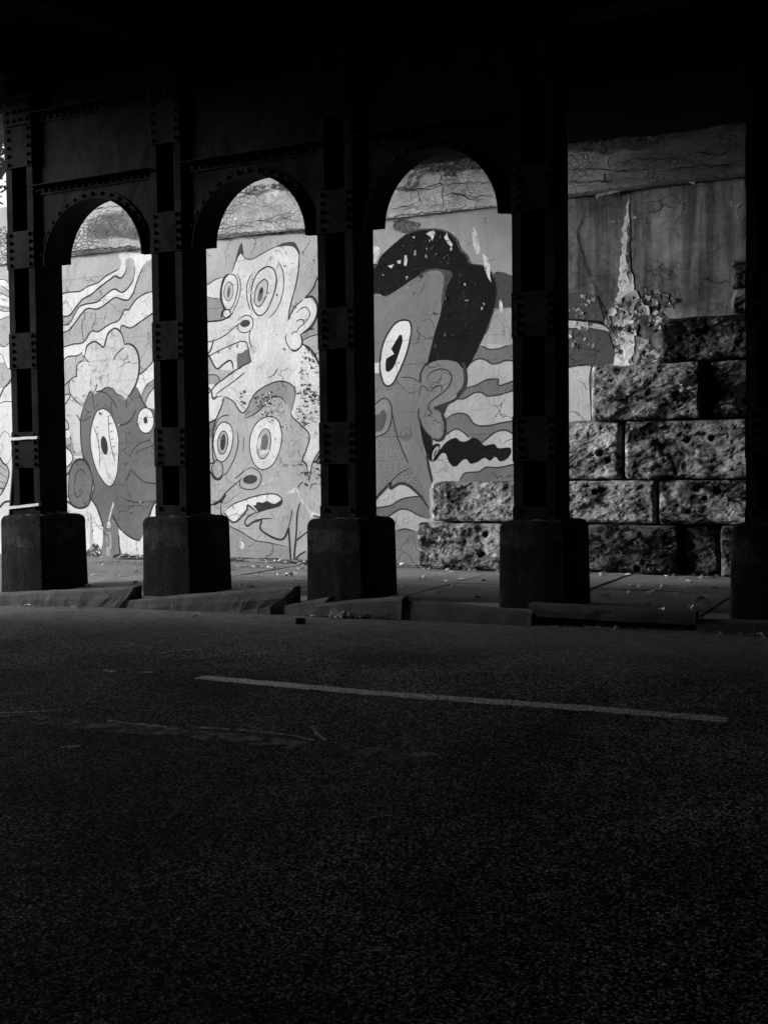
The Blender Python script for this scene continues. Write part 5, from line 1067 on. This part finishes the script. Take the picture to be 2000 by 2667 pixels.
# ------------------------------------------------------------------ riveted steel columns on plated pedestals
CX0, CP, CW, CYF, CD = -10.655, 2.256, .44, 11.0, .5
batt = [(5.275,5.79),(4.01,4.48),(2.745,3.20),(1.485,1.945),(.80,1.02)]
def make_column(label):
    t = thing('steel_column', label, 'column', (CX0+CW/2, CYF+CD/2, 0), 'riveted steel columns along the kerb')
    hw, hd = CW/2, CD/2
    for s in (-1, 1):                                             # two channels with their flanges
        bm = bmesh.new(); x = s*hw
        a, b = sorted((x, x-s*.012)); box(bm, a, b, -hd, hd, .78, 6.79)
        c, d = sorted((x-s*.0121, x-s*.098))
        box(bm, c, d, -hd, -hd+.014, .78, 6.79); box(bm, c, d, hd-.014, hd, .78, 6.79)
        link('channel', bm, M['steel'], t)
    for z0, z1 in batt:
        for s in (-1,):                                           # batten plates on the road side
            bm = bmesh.new(); y0, y1 = (-hd-.014, -hd-.0005) if s < 0 else (hd+.0005, hd+.014)
            box(bm, -hw-.006, hw+.006, y0, y1, z0, z1, 0, .003)
            n = 5 if z1-z0 > .3 else 2
            for q in (-1, 1):
                for i in range(n):
                    rivet(bm, q*(hw-.06)+random.uniform(-.003,.003), s*(hd+.0135), z0+.045+(z1-z0-.09)*i/(n-1), 1, s)
            link('batten_plate', bm, [M['steel'], M['rivet']], t)
    bm = bmesh.new(); box(bm, -hw+.013, hw-.013, hd-.03, hd-.0145, .86, 6.15); link('back_plate', bm, M['steel'], t)
    bm = bmesh.new()                                              # head plate with its field of rivets
    box(bm, -hw-.006, hw+.006, -hd-.026, -hd-.0145, 5.80, 6.19, 0, .003)
    for i in range(4):
        for j in range(3): rivet(bm, -hw+.06+i*(CW-.12)/3, -hd-.0255, 5.86+j*.11, 1, -1, .026)
    link('gusset_plate', bm, [M['steel'], M['rivet']], t)
    # pedestal: a plate-clad block with rounded shoulders, slightly wider at the foot
    bm = bmesh.new(); px0, px1, py0, py1 = -.335, .385, -.40, .43
    rings = []; H = .885; rr = .085
    prof = [(-.3,.03),(0,.012),(.4,.004),(H-rr,0)]+[(H-rr+rr*math.sin(a), -(rr-rr*math.cos(a))) for a in (R(22),R(45),R(66),R(90))]
    def ring(z, o):
        r = .05; pts = []
        for cx_, cy_, a0 in ((px1+o-r, py0-o*.3+r, -90),(px1+o-r, py1+o-r, 0),(px0-o+r, py1+o-r, 90),(px0-o+r, py0-o*.3+r, 180)):
            for k in range(4):
                a = R(a0+k*30); pts.append(bm.verts.new((cx_+r*math.cos(a)+.003*noise.noise((z*7,k,a0)), cy_+r*math.sin(a), z)))
        return pts
    for z, o in prof: rings.append(ring(z, o))
    for a, b in zip(rings, rings[1:]):
        for i in range(16): bm.faces.new((a[i-1], a[i], b[i], b[i-1]))
    bm.faces.new(rings[-1])
    for f in bm.faces: f.smooth = True
    for z in (.12,.34,.56,.74):
        for x in (px1-.05,): rivet(bm, x, py0-.004, z+random.uniform(-.01,.01), 1, -1, .009)
    bmesh.ops.recalc_face_normals(bm, faces=bm.faces)
    link('pedestal', bm, [M['pedestal'], M['rivet']], t)
    bm = bmesh.new(); n = 16; g = []                              # crumbling mortar mound at the column foot
    for j in range(n+1):
        row = []
        for i in range(n+1):
            u, v = i/n*2-1, j/n*2-1; x, y = u*.29+.02, v*.31
            k = max(0, 1-max(abs(u), abs(v))**4)
            row.append(bm.verts.new((x, y, .85+k*(.085+.05*noise.noise((x*9, y*9, 2))+.03*noise.noise((x*23, y*23, 4))))))
        g.append(row)
    for j in range(n):
        for i in range(n): bm.faces.new((g[j][i], g[j][i+1], g[j+1][i+1], g[j+1][i]))
    link('mortar_mound', bm, M['rubble'], t)
    return t
clab = ['steel column nearest the open end of the underpass, banded with white tape','steel column between the dark haired face and the pale ringed eyes of the mural',
 'steel column just left of the painted face with the black quiff','steel column just right of the black quiff face, before the stone blocks','steel column at the right edge in front of the stone abutment']
cols = [make_column(clab[0])]
for k in range(1, 5):
    c = copy_tree(cols[0]); c.location.x += CP*k+(.03 if k == 4 else 0); c['label'] = clab[k]; cols.append(c)

# ------------------------------------------------------------------ arched girders between the columns
def make_arch(label):
    """origin at left column's right edge, front plane"""
    W = CP-CW; t = thing('arched_girder', label, 'girder', (CX0+CW, CYF, 0), 'arched girders between the columns')
    leg = .14; r = W/2-leg; cx = W/2; zs, zt = 4.02, 5.9
    rz = .76
    arc = [(cx-r*math.cos(a), zs+rz*math.sin(a)) for a in [math.pi*i/36 for i in range(37)]]
    dz = lambda y: .075*max(0, y-.05)/.4
    def web(y0, y1):
        bm = bmesh.new()
        fr_ = []
        for y in (y0, y1):
            lo = [(0.0, zs)]+[arc[0]]+arc[1:-1]+[arc[-1]]+[(W, zs)]
            a = [bm.verts.new((x, y, z+dz(y))) for x, z in lo]; b = [bm.verts.new((x, y, zt)) for x, z in lo]
            for i in range(len(lo)-1):
                bm.faces.new((a[i], a[i+1], b[i+1], b[i]) if y == y0 else (a[i], b[i], b[i+1], a[i+1]))
            fr_.append(a)
        for i in range(len(fr_[0])-1): bm.faces.new((fr_[0][i], fr_[1][i], fr_[1][i+1], fr_[0][i+1]))
        return bm
    link('web_plate', web(.05, .062), M['steel'], t)
    link('web_plate', web(.438, .45), M['steel'], t)
    bm = bmesh.new()                                              # soffit plate and curved angle with rivets
    def sweep(prof):
        rows_ = []
        for x, z in arc:
            nx, nz_ = (x-cx)/r, (z-zs)/rz; l = math.hypot(nx, nz_); nx, nz_ = nx/l, nz_/l
            rows_.append([bm.verts.new((x+nx*o, y, z+nz_*o+dz(y))) for y, o in prof])
        k = len(prof)
        for a, b in zip(rows_, rows_[1:]):
            for i in range(k): bm.faces.new((a[i-1], a[i], b[i], b[i-1]))
        bm.faces.new(rows_[0]); bm.faces.new(rows_[-1][::-1])
    sweep([(0.0,-.012),(.50,-.012),(.50,.0005),(0.0,.0005)])
    sweep([(.036,.001),(.0495,.001),(.0495,.095),(.036,.095)])
    bmesh.ops.recalc_face_normals(bm, faces=bm.faces)
    for i in range(2, 35, 2):
        x, z = arc[i]; nx, nz_ = (x-cx)/r, (z-zs)/rz
        rivet(bm, cx+(r+.05)*nx, .0355, zs+(rz+.05)*nz_, 1, -1, .025)
    link('arch_flange', bm, [M['steel'], M['rivet']], t)
    for z0, z1, up in ((4.905,5.0,1),(5.80,5.9,1)):
        bm = bmesh.new(); box(bm, .002, W-.002, .034, .0495, z0, z1); box(bm, .002, W-.002, -.075, .0495, z1+.0002, z1+.014)
        n = 17
        for i in range(n): rivet(bm, .06+(W-.12)*i/(n-1), .0335, z0+.045, 1, -1, .025)
        link('flange_angle', bm, [M['steel'], M['rivet']], t)
    return t
alab = ['arched girder over the dark face with two round eyes','arched girder over the two pale faces, second from the open end','arched girder over the painted face with the black quiff']
ar = make_arch(alab[0])
for k in (1, 2):
    c = copy_tree(ar); c.location.x += CP*k; c['label'] = alab[k]

# ------------------------------------------------------------------ bridge deck overhead
deck = thing('bridge_deck', 'black riveted steel railway bridge deck spanning overhead', 'bridge', (-3, 8, 6.25))
deck.location = (0, 0, 0)
EX, EY, EK = -12.2, 12.5, .45                                # skewed edge of the deck: x = EX + EK (y - EY)
ex = lambda y: EX+EK*(y-EY)
def slab(bm, ya, yb, z0, z1, off=0, xr=14):
    p = [(ex(ya)+off, ya),(xr, ya),(xr, yb),(ex(yb)+off, yb)]
    a = [bm.verts.new((x, y, z0)) for x, y in p]; b = [bm.verts.new((x, y, z1)) for x, y in p]
    bm.faces.new(a[::-1]); bm.faces.new(b)
    for i in range(4): bm.faces.new((a[i-1], a[i], b[i], b[i-1]))
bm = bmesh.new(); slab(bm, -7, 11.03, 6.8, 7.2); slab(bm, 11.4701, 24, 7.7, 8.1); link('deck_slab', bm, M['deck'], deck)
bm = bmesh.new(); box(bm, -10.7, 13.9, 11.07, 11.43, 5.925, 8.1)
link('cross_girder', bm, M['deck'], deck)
def beam(bm, x, y0, y1, k, zb, w, h):
    """riveted floor beam running across, skewed by k"""
    for (a, b, c, d) in ((-.006,.006,zb+.014,6.799),(-w/2,w/2,zb,zb+.0138)):
        p = [(x+a+k*(y0-11), y0),(x+b+k*(y0-11), y0),(x+b+k*(y1-11), y1),(x+a+k*(y1-11), y1)]
        lo = [bm.verts.new((q[0], q[1], c)) for q in p]; hi = [bm.verts.new((q[0], q[1], d)) for q in p]
        bm.faces.new(lo[::-1]); bm.faces.new(hi)
        for i in range(4): bm.faces.new((lo[i-1], lo[i], hi[i], hi[i-1]))
    y = y0+.1
    while y < y1:
        for s in (-1, 1): rivet(bm, x+s*w*.36+k*(y-11), y, zb-.0005, 2, -1, .022)
        y += .13 if y > 5 else .6
for i in range(-1, 6):
    bm = bmesh.new(); beam(bm, CX0+CW/2+CP*i, -5.5, 10.93, .22, 6.35, .3, .45); link('floor_beam', bm, [M['deck'], M['rivet']], deck)
bm = bmesh.new(); p = [(ex(-7),-7),(ex(-7)+.3,-7),(ex(23.9)+.3,23.9),(ex(23.9),23.9)]
lo = [bm.verts.new((x-.31, y, 6.7)) for x, y in p]; hi = [bm.verts.new((x-.31, y, 8.2)) for x, y in p]
bm.faces.new(lo[::-1]); bm.faces.new(hi)
for i in range(4): bm.faces.new((lo[i-1], lo[i], hi[i], hi[i-1]))
link('edge_girder', bm, M['deck'], deck)
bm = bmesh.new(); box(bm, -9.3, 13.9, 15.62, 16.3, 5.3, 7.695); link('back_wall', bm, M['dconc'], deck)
# the other side of the underpass, behind the camera, and its far end
ow = thing('facing_wall', 'sooty concrete wall on the other side of the road', 'wall', (0, -4, 0))
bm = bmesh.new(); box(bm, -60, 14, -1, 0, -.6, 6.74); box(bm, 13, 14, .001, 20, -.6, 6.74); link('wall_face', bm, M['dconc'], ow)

# unseen block added outside the open end, only to shade the roadway
shade_block = thing('added_shade_block', 'unseen block added outside the open end to shade the roadway', 'light blocker', (-19, 6.8, -.5))
shade_block.rotation_euler = (0, 0, R(35))
bm = bmesh.new(); box(bm, -14, 0, -14, 0, 0, 9); link('wall', bm, M['dconc'], shade_block)
bm = bmesh.new(); box(bm, -14.2, .2, -14.2, .2, 9+.001, 9+.3); link('shade_block_roof', bm, M['dconc'], shade_block)
for k in range(4):
    for z in (1.2, 4.4):
        bm = bmesh.new(); box(bm, .002, .06, -2.2-3*k, -1-3*k, z, z+1.7); link('shade_block_window', bm, M['board'], shade_block)

# ------------------------------------------------------------------ kerb stones, sunk and tilted
def kerb(label, x0, x1, zl, zr, bl, br, yo=0, deep=.1, cut=(0,0)):
    n = max(10, int((x1-x0)/.04)); bm = bmesh.new(); rows_ = []
    for i in range(n+1):
        t = i/n; x = x0+(x1-x0)*t; zt = zl+(zr-zl)*t; zb = bl+(br-bl)*t
        h = lambda k: .012*noise.noise((x*5, k, x0))+.003*noise.noise((x*17, k, x0))
        c = .03
        xs_ = x+cut[0]*(1-t)+cut[1]*t*0
        lowx = x+(cut[0]*(1-t)**4 if cut[0] else 0)-(cut[1]*t**4 if cut[1] else 0)
        rows_.append([bm.verts.new(p) for p in ((lowx, .02+h(1), zb),(x+(lowx-x)*.4, .0+h(2), zb+(zt-zb)*.45),(x, .004+h(3)*.5, zt-c),(x, c*.6, zt-c*.25+h(4)*.5),(x, .05, zt+h(5)*.4),(x, .17, zt+h(6)*.4),(x, .17, zb-deep),(lowx, .02, zb-deep))])
    for a, b in zip(rows_, rows_[1:]):
        for i in range(8): bm.faces.new((a[i-1], a[i], b[i], b[i-1]))
    bm.faces.new(rows_[0]); bm.faces.new(rows_[-1][::-1])
    bmesh.ops.recalc_face_normals(bm, faces=bm.faces)
    o = link('kerb_stone', bm, M['kerb'], None, False)
    o.location = (0, KERB_Y-.03+yo, 0)
    return tag(o, label, 'kerb', 'kerb stones along the road')
kerb('long kerb stone tilted up to the right below the taped column', -12.2, -8.36, -.2, .088, -.3, -.155, 0, cut=(0,.22))
kerb('kerb stone tilted up to the right end split off', -8.42, -6.21, -.062, .168, -.28, -.06, 0, cut=(-.12,.3))
kerb('short low kerb stub wedged beside the raised kerb end', -6.33, -5.80, -.03, .065, -.26, -.2, .02, cut=(0,.25))
kerb('kerb stone below the column left of the quiff face, tilted slightly up', -5.93, -4.905, .0, .11, -.26, -.2, -.02, cut=(-.1,.02))
kerb('sunken kerb stone falling to the right in front of the column before the stone blocks', -4.89, -3.53, .082, .0, -.26, -.3, 0)
kerb('raised kerb stone with broken concrete bed showing beneath it', -3.56, -1.96, .1, .094, -.02, -.03, -.01, .004, cut=(.1,0))
kerb('low kerb stone at the right edge of the picture', -1.95, .4, .014, .06, -.26, -.2, .0)
kerb('kerb stone leading out of the underpass beyond the taped column', -15.2, -12.22, -.16, -.17, -.4, -.4, .0)
bm = bmesh.new(); n = 70; g = []
for i in range(n+1):
    x = -3.5+1.55*i/n; g.append([bm.verts.new((x, KERB_Y+.02+.035*noise.noise((x*13, k*1.7, 1))+.02*k, -.02-.035*(4-k)+.02*noise.noise((x*11, k*2.1, 7)))) for k in range(4, -1, -1)])
for a, b in zip(g, g[1:]):
    for i in range(4): bm.faces.new((a[i], a[i+1], b[i+1], b[i]))
bmesh.ops.recalc_face_normals(bm, faces=bm.faces)
tag(link('kerb_bed', bm, M['kerbbase']), 'crumbling rubble bed exposed under the raised kerb stone', 'rubble')

# ------------------------------------------------------------------ road markings
def strip(name, pts, w0, w1, mat, lift=.004, wob=.02):
    bm = bmesh.new(); q = cat(pts, False, 14); n = len(q); L_ = []; 
    for i, p in enumerate(q):
        a, b = q[max(i-1,0)], q[min(i+1,n-1)]; dx, dy = b[0]-a[0], b[1]-a[1]; l = math.hypot(dx, dy); w = (w0+(w1-w0)*i/(n-1))*.5
        o1, o2 = w+wob*noise.noise((p[0]*7, 1, w0)), w+wob*noise.noise((p[0]*7, 9, w0))
        if i in (0, n-1): o1 *= .5; o2 *= .5
        for o, arr in ((o1, 0), (-o2, 1)): 
            x, y = p[0]-dy/l*o, p[1]+dx/l*o; L_.append(bm.verts.new((x, y, road_z(x, y)+lift)))
    for i in range(n-1): bm.faces.new((L_[2*i+1], L_[2*i+3], L_[2*i+2], L_[2*i]))
    bmesh.ops.recalc_face_normals(bm, faces=bm.faces)
    for f in bm.faces:
        if f.normal.z < 0: f.normal_flip()
    return link(name, bm, mat, road)
strip('lane_line', [(-5.0,7.02),(-4,6.99),(-2.93,6.98),(-2,6.98),(-1.12,6.99)], .155, .155, M['line'], .004, .035)
for pts, w in (([(-5.5,5.46),(-5.29,5.59),(-5.14,5.69)],.03),([(-4.65,5.56),(-4.52,5.56),(-4.35,5.57),(-4.2,5.57)],.035),([(-4.0,5.62),(-3.8,5.67),(-3.65,5.68),(-3.49,5.69),(-3.2,5.62)],.035),
               ([(-5.99,7.85),(-5.96,8.04),(-5.77,8.16)],.03),([(-5.9,7.02),(-5.76,6.98)],.06),([(-5.56,7.03),(-5.46,7.07)],.05),([(-4.46,4.92),(-4.37,4.98)],.05),([(-3.4,5.91),(-3.23,5.73),(-3.14,5.64)],.03)):
    strip('scuff_mark', pts, w, w*.7, M['scuff'], .006, .02)
strip('faded_line', [(-5.8,5.42),(-5.4,5.41),(-4.73,5.42),(-3.85,5.49),(-3.07,5.5),(-2.3,5.5)], .22, .18, M['faded'], .004, .05)

# ------------------------------------------------------------------ small things
def band(label, z, tilt, h, ext):
    t0 = CX0; bm = bmesh.new(); e = .02
    hw, hd = CW/2+e, CD/2+e+.02; ring0 = []; ring1 = []
    pts = [(-hw-ext, hd*.5),(-hw-ext, -hd),(hw-.01, -hd),(hw+.004, -hd+.03)]
    q = []
    for a, b in zip(pts, pts[1:]):
        for k in range(9): q.append((a[0]+(b[0]-a[0])*k/8, a[1]+(b[1]-a[1])*k/8))
    for x, y in q:
        zz = tilt*x+.006*noise.noise((x*8, y*8, z)); 
        ring0.append(bm.verts.new((x, y, zz-h/2))); ring1.append(bm.verts.new((x, y, zz+h/2+.005*noise.noise((x*20, y*20, 3)))))
    for i in range(1, len(q)): bm.faces.new((ring0[i-1], ring0[i], ring1[i], ring1[i-1]))
    bmesh.ops.recalc_face_normals(bm, faces=bm.faces)
    o = link('tape_band', bm, M['tape']); o.location = (t0+CW/2, CYF+CD/2, z)
    return tag(o, label, 'tape', 'white tape bands')
band('upper white tape band wrapped level round the left steel column', 1.865, .02, .036, .0)
band('lower white tape band slanting round the foot of the left steel column', 1.0, .09, .036, .03)
bm = bmesh.new(); vs = box(bm, -.012, .012, -.22, .22, 0, .66, 0, .004)
o = link('black_board', bm, M['board']); o.location = (-10.78, 11.25, .83); o.rotation_euler = (0, R(7.5), 0)
tag(o, 'black board strapped by tape to the side of the left steel column', 'board')

leafs = []
def leaf_mesh(seed):
    rd = random.Random(seed); bm = bmesh.new(); n = 6; L0 = []; R0 = []; Cn = []
    curl = rd.uniform(.1, .5); tw = rd.uniform(-.3, .3)
    for i in range(n+1):
        t = i/n; w = .34*math.sin(math.pi*min(1, t*.92+.06))*(1+.25*rd.uniform(-1, 1)); x = t-.5
        z = .22*math.sin(t*3.1)*curl*2+.04
        Cn.append(bm.verts.new((x, 0, z-.03))); L0.append(bm.verts.new((x, w, z+curl*w+tw*x*.3))); R0.append(bm.verts.new((x, -w, z+curl*w*.8-tw*x*.3)))
    for i in range(n):
        bm.faces.new((Cn[i], Cn[i+1], L0[i+1], L0[i])); bm.faces.new((R0[i], R0[i+1], Cn[i+1], Cn[i]))
    me = bpy.data.meshes.new('fallen_leaf'); bm.to_mesh(me); bm.free(); return me
LM = [leaf_mesh(i) for i in range(5)]
for i, m_ in enumerate(LM): m_.materials.append(M['leaf'] if i < 4 else M['leafd'])
def leaf(x, y, s, label, group, z=None, mi=None):
    o = bpy.data.objects.new('fallen_leaf', LM[random.randrange(4) if mi is None else mi]); C.objects.link(o)
    if z is None: z = (pave_z(x, y) if y > 10.62 else road_z(x, y))
    o.location = (x, y, z+.003); o.scale = (s,)*3; o.rotation_euler = (random.uniform(-.3,.3), random.uniform(-.3,.3), random.uniform(0, 6.28))
    tag(o, label, 'leaf', group)
for x, y in [(-11.57,13.71),(-10.66,13.43),(-10.63,12.46),(-11.47,13.66),(-10.07,12.71),(-10.49,12.68),(-10.12,12.37),(-9.41,11.10),(-9.27,10.98),(-9.88,11.47),(-9.38,11.84)]: leaf(x, y, random.uniform(.07,.13), 'dry leaf on the pavement between the two left columns', 'leaves on the pavement before the dark painted face', z=None)
for x, y in [(-9.22,13.95),(-8.98,13.52),(-8.90,13.75),(-8.87,13.96),(-8.16,12.96),(-7.86,13.06),(-7.81,13.08),(-7.75,13.10),(-7.97,13.02),(-7.77,11.85),(-7.63,11.83),(-7.72,11.72),(-7.20,12.05),(-7.16,12.04),(-7.42,12.61),(-8.59,14.70),(-8.50,14.62)]: leaf(x, y, random.uniform(.07,.13), 'dry leaf on the pavement below the painted mouth full of teeth', 'leaves on the pavement before the pale painted faces', z=None)
for x, y in [(-5.09,11.83),(-4.51,11.60),(-5.22,12.57),(-5.53,13.07),(-5.11,13.27),(-5.96,13.19),(-5.76,12.29),(-5.87,13.51),(-5.41,13.30),(-5.92,14.21),(-5.90,13.22)]: leaf(x, y, random.uniform(.07,.13), 'dry leaf on the pavement beside the dark joint left of the stone blocks', 'leaves on the pavement beside the dark joint', z=None)
for x, y in [(-3.60,14.55),(-3.78,14.44),(-2.84,14.20),(-2.80,13.52),(-2.63,13.22),(-2.50,12.80),(-2.55,12.61),(-3.26,12.90),(-3.28,13.35),(-3.24,12.21),(-3.22,12.08),(-2.88,12.86),(-2.90,12.70),(-2.29,13.35),(-2.29,12.22),(-2.19,12.06),(-2.67,11.53),(-2.68,13.87),(-2.50,13.46),(-3.11,13.05),(-3.11,12.59),(-2.83,13.18),(-2.52,14.55),(-2.62,14.55),(-3.11,14.55)]: leaf(x, y, random.uniform(.07,.13), 'dry leaf on the dark pavement in front of the stone abutment', 'leaves on the pavement before the stone blocks', z=None)
for x, y in [(-2.03,10.63),(-1.98,10.60),(-2.27,10.42)]: leaf(x, y, random.uniform(.07,.13), 'dry leaf lying on top of the raised kerb stone', 'leaves on the raised kerb', z=0.10)
for x, y in [(-2.08,10.60),(-2.00,10.68),(-1.73,10.43),(-2.93,10.42),(-2.67,10.39),(-2.49,10.42),(-1.50,10.42),(-1.38,10.33),(-2.11,10.54)]: leaf(x, y, random.uniform(.07,.13), 'dry leaf in the gutter under the raised kerb', 'leaves in the gutter by the broken kerb bed', z=None)
for x, y in [(-7.17,10.07)]: leaf(x, y, random.uniform(.07,.13), 'pale scrap lying on the asphalt in front of the second kerb stone', 'paper scrap', z=None)
# leaf litter swept along the wall foot and the joints
bm = bmesh.new()
def litter(x0, x1, y0, y1, n, s=.05, fz=pave_z):
    for _ in range(n):
        x, y = random.uniform(x0, x1), random.triangular(y0, y1, y1 if y1 > 14.5 else (y0+y1)/2)
        if noise.noise((x*1.6, y*.5, 3)) < -.15: continue
        a = random.random()*6.28; q = s*random.uniform(.4, 1.2); z = fz(x, y)+.004+random.random()*.03*(1 if y > 14.4 else .4)
        d = Vector((math.cos(a), math.sin(a), random.uniform(-.35,.35)))*q; e = Vector((-math.sin(a), math.cos(a), random.uniform(-.5,.5)))*q*random.uniform(.3,.6)
        c = Vector((x, y, z+.4*q)); k = [c-d, c+e, c+d*.9, c-e]
        f = bm.faces.new([bm.verts.new(p) for p in k]); f.material_index = 0 if random.random() < .45 else 1
litter(-13.5,-10.4,14.45,14.86,650,.065); litter(-10.3,-7.6,14.6,14.87,380,.06); litter(-13,-8,13.86,13.95,260,.035); litter(-7.6,-6.6,14.5,14.86,110,.06)
litter(-6.6,-1.6,14.3,14.55,240,.04); litter(-10,-8,12.7,12.8,60,.03)
litter(-12,-8.6,10.3,10.46,150,.03,road_z); litter(-6.1,-4.9,10.36,10.46,80,.04,road_z); litter(-3.5,-1.4,10.3,10.47,110,.03,road_z)
tag(link('leaf_litter', bm, [M['leaf'], M['leafd']]), 'dry leaf litter and grit swept along the wall foot and kerb', 'leaf litter', kind='stuff')

# small broken chunk on the road
bm = bmesh.new(); box(bm, -.05, .05, -.035, .035, 0, .06, 0, .006)
for v in bm.verts: v.co += Vector((.012*noise.noise(v.co*20), .012*noise.noise(v.co*23+Vector((3,1,0))), .01*noise.noise(v.co*19)))
o = link('rubble_chunk', bm, M['grit']); o.location = (-5.80, 9.93, road_z(-5.8,9.93)); o.rotation_euler = (0,0,.4); tag(o, 'small broken chunk of kerb lying alone on the asphalt', 'rubble')
# sprig of weed by the kerb
bm = bmesh.new()
for i in range(34):
    a = random.random()*6.28; l = random.uniform(.04,.11); b = Vector((random.uniform(-.12,.12), random.uniform(-.03,.03), 0)); t = b+Vector((math.cos(a)*l*.6, math.sin(a)*l*.4, l)); s = Vector((-math.sin(a), math.cos(a), 0))*.012
    bm.faces.new([bm.verts.new(p) for p in (b, (b+t)/2+s, t, (b+t)/2-s)])
o = link('weed', bm, M['leaf']); o.location = (-5.62, KERB_Y-.1, road_z(-5.6,10.4)); tag(o, 'small pale withered weed growing at the kerb foot', 'plant')

# ------------------------------------------------------------------ trees beyond the wall at the open end
def tree(label, x, y, z, h, r, seed, nl):
    rd = random.Random(seed); t = thing('tree', label, 'tree', (x, y, z), 'trees on the embankment')
    bm = bmesh.new(); tips = []
    def limb(p, d, l, r0, depth):
        k = 5; prev = None
        for i in range(k+1):
            q = p+d*l*i/k+Vector((rd.uniform(-.06,.06), rd.uniform(-.06,.06), 0))*l*.25*(i > 0); rr = r0*(1-.6*i/k)
            u = d.orthogonal().normalized(); v = d.cross(u)
            ring = [bm.verts.new(q+u*rr*math.cos(a)+v*rr*math.sin(a)) for a in [j*6.283/7 for j in range(7)]]
            if prev:
                for j in range(7): bm.faces.new((prev[j-1], prev[j], ring[j], ring[j-1]))
            prev = ring; last = q
            if depth < 3 and i >= 2:
                for _ in range(2):
                    dd = (d+Vector((rd.uniform(-1,1), rd.uniform(-1,1), rd.uniform(-.1,.7)))).normalized(); limb(q, dd, l*.52, rr*.6, depth+1)
            if depth >= 2: tips.append(q)
    limb(Vector((0,0,-.3)), Vector((0,0,1)), h*.6, r*.09, 0)
    link('trunk', bm, M['bark'], t)
    bm = bmesh.new()
    for _ in range(nl):
        c = rd.choice(tips)+Vector((rd.gauss(0,.35), rd.gauss(0,.35), rd.gauss(0,.3))); s = rd.uniform(.05,.11)
        a = Vector((rd.gauss(0,1), rd.gauss(0,1), rd.gauss(0,1))).normalized(); b = a.orthogonal().normalized()
        bm.faces.new([bm.verts.new(q) for q in (c-a*s, c+b*s*.5, c+a*s, c-b*s*.5)])
    link('crown', bm, M['green'], t)
tree('leafy tree on the bank behind the wall, beside the left steel column', -18.5, 18.6, 5.6, 6.5, 2.4, 3, 6500)
tree('low bushy tree further left on the bank beyond the wall', -23.5, 19.5, 5.6, 5, 2.2, 8, 3500)

# ------------------------------------------------------------------ camera, sky, sun
cam = bpy.data.cameras.new('camera'); co = bpy.data.objects.new('camera', cam); C.objects.link(co); S.camera = co
yaw, pitch, roll = R(-26), R(-2.3), R(.67)
f = Vector((math.sin(yaw)*math.cos(pitch), math.cos(yaw)*math.cos(pitch), math.sin(pitch))); r = Vector((math.cos(yaw), -math.sin(yaw), 0)); u = r.cross(f)
c_, s_ = math.cos(roll), math.sin(roll); r2 = r*c_-u*s_; u2 = u*c_+r*s_
co.matrix_world = Matrix(((r2.x,u2.x,-f.x,0),(r2.y,u2.y,-f.y,0),(r2.z,u2.z,-f.z,1.45),(0,0,0,1)))
cam.sensor_fit = 'HORIZONTAL'; cam.sensor_width = 36; cam.lens = 2950/2000*36; cam.clip_end = 1500; cam.clip_start = .05
SUN_EL, SUN_AZ = R(12.5), R(250)                             # azimuth clockwise from +Y
w = bpy.data.worlds.new('World'); S.world = w; w.use_nodes = True; nt = w.node_tree
sky = nt.nodes.new('ShaderNodeTexSky'); sky.sky_type = 'NISHITA'; sky.sun_disc = False; sky.sun_elevation = SUN_EL; sky.sun_rotation = SUN_AZ
bw = nt.nodes.new('ShaderNodeRGBToBW'); nt.links.new(sky.outputs[0], bw.inputs[0])     # black and white photograph
nt.links.new(bw.outputs[0], nt.nodes['Background'].inputs[0]); nt.nodes['Background'].inputs[1].default_value = .1
sl = bpy.data.lights.new('sun', 'SUN'); sl.energy = 1.5; sl.angle = R(16); so = bpy.data.objects.new('sun', sl); C.objects.link(so)
d = -Vector((math.sin(SUN_AZ)*math.cos(SUN_EL), math.cos(SUN_AZ)*math.cos(SUN_EL), math.sin(SUN_EL)))
so.rotation_euler = d.to_track_quat('-Z', 'Y').to_euler()
S.view_settings.view_transform = 'Standard'; S.view_settings.look = 'None'; S.view_settings.gamma = 1; S.view_settings.exposure = 2.2
S.render.engine = 'CYCLES'; cy_ = S.cycles; cy_.max_bounces = 4; cy_.diffuse_bounces = 1; cy_.glossy_bounces = 2; cy_.sample_clamp_indirect = 4
cy_.use_denoising = True
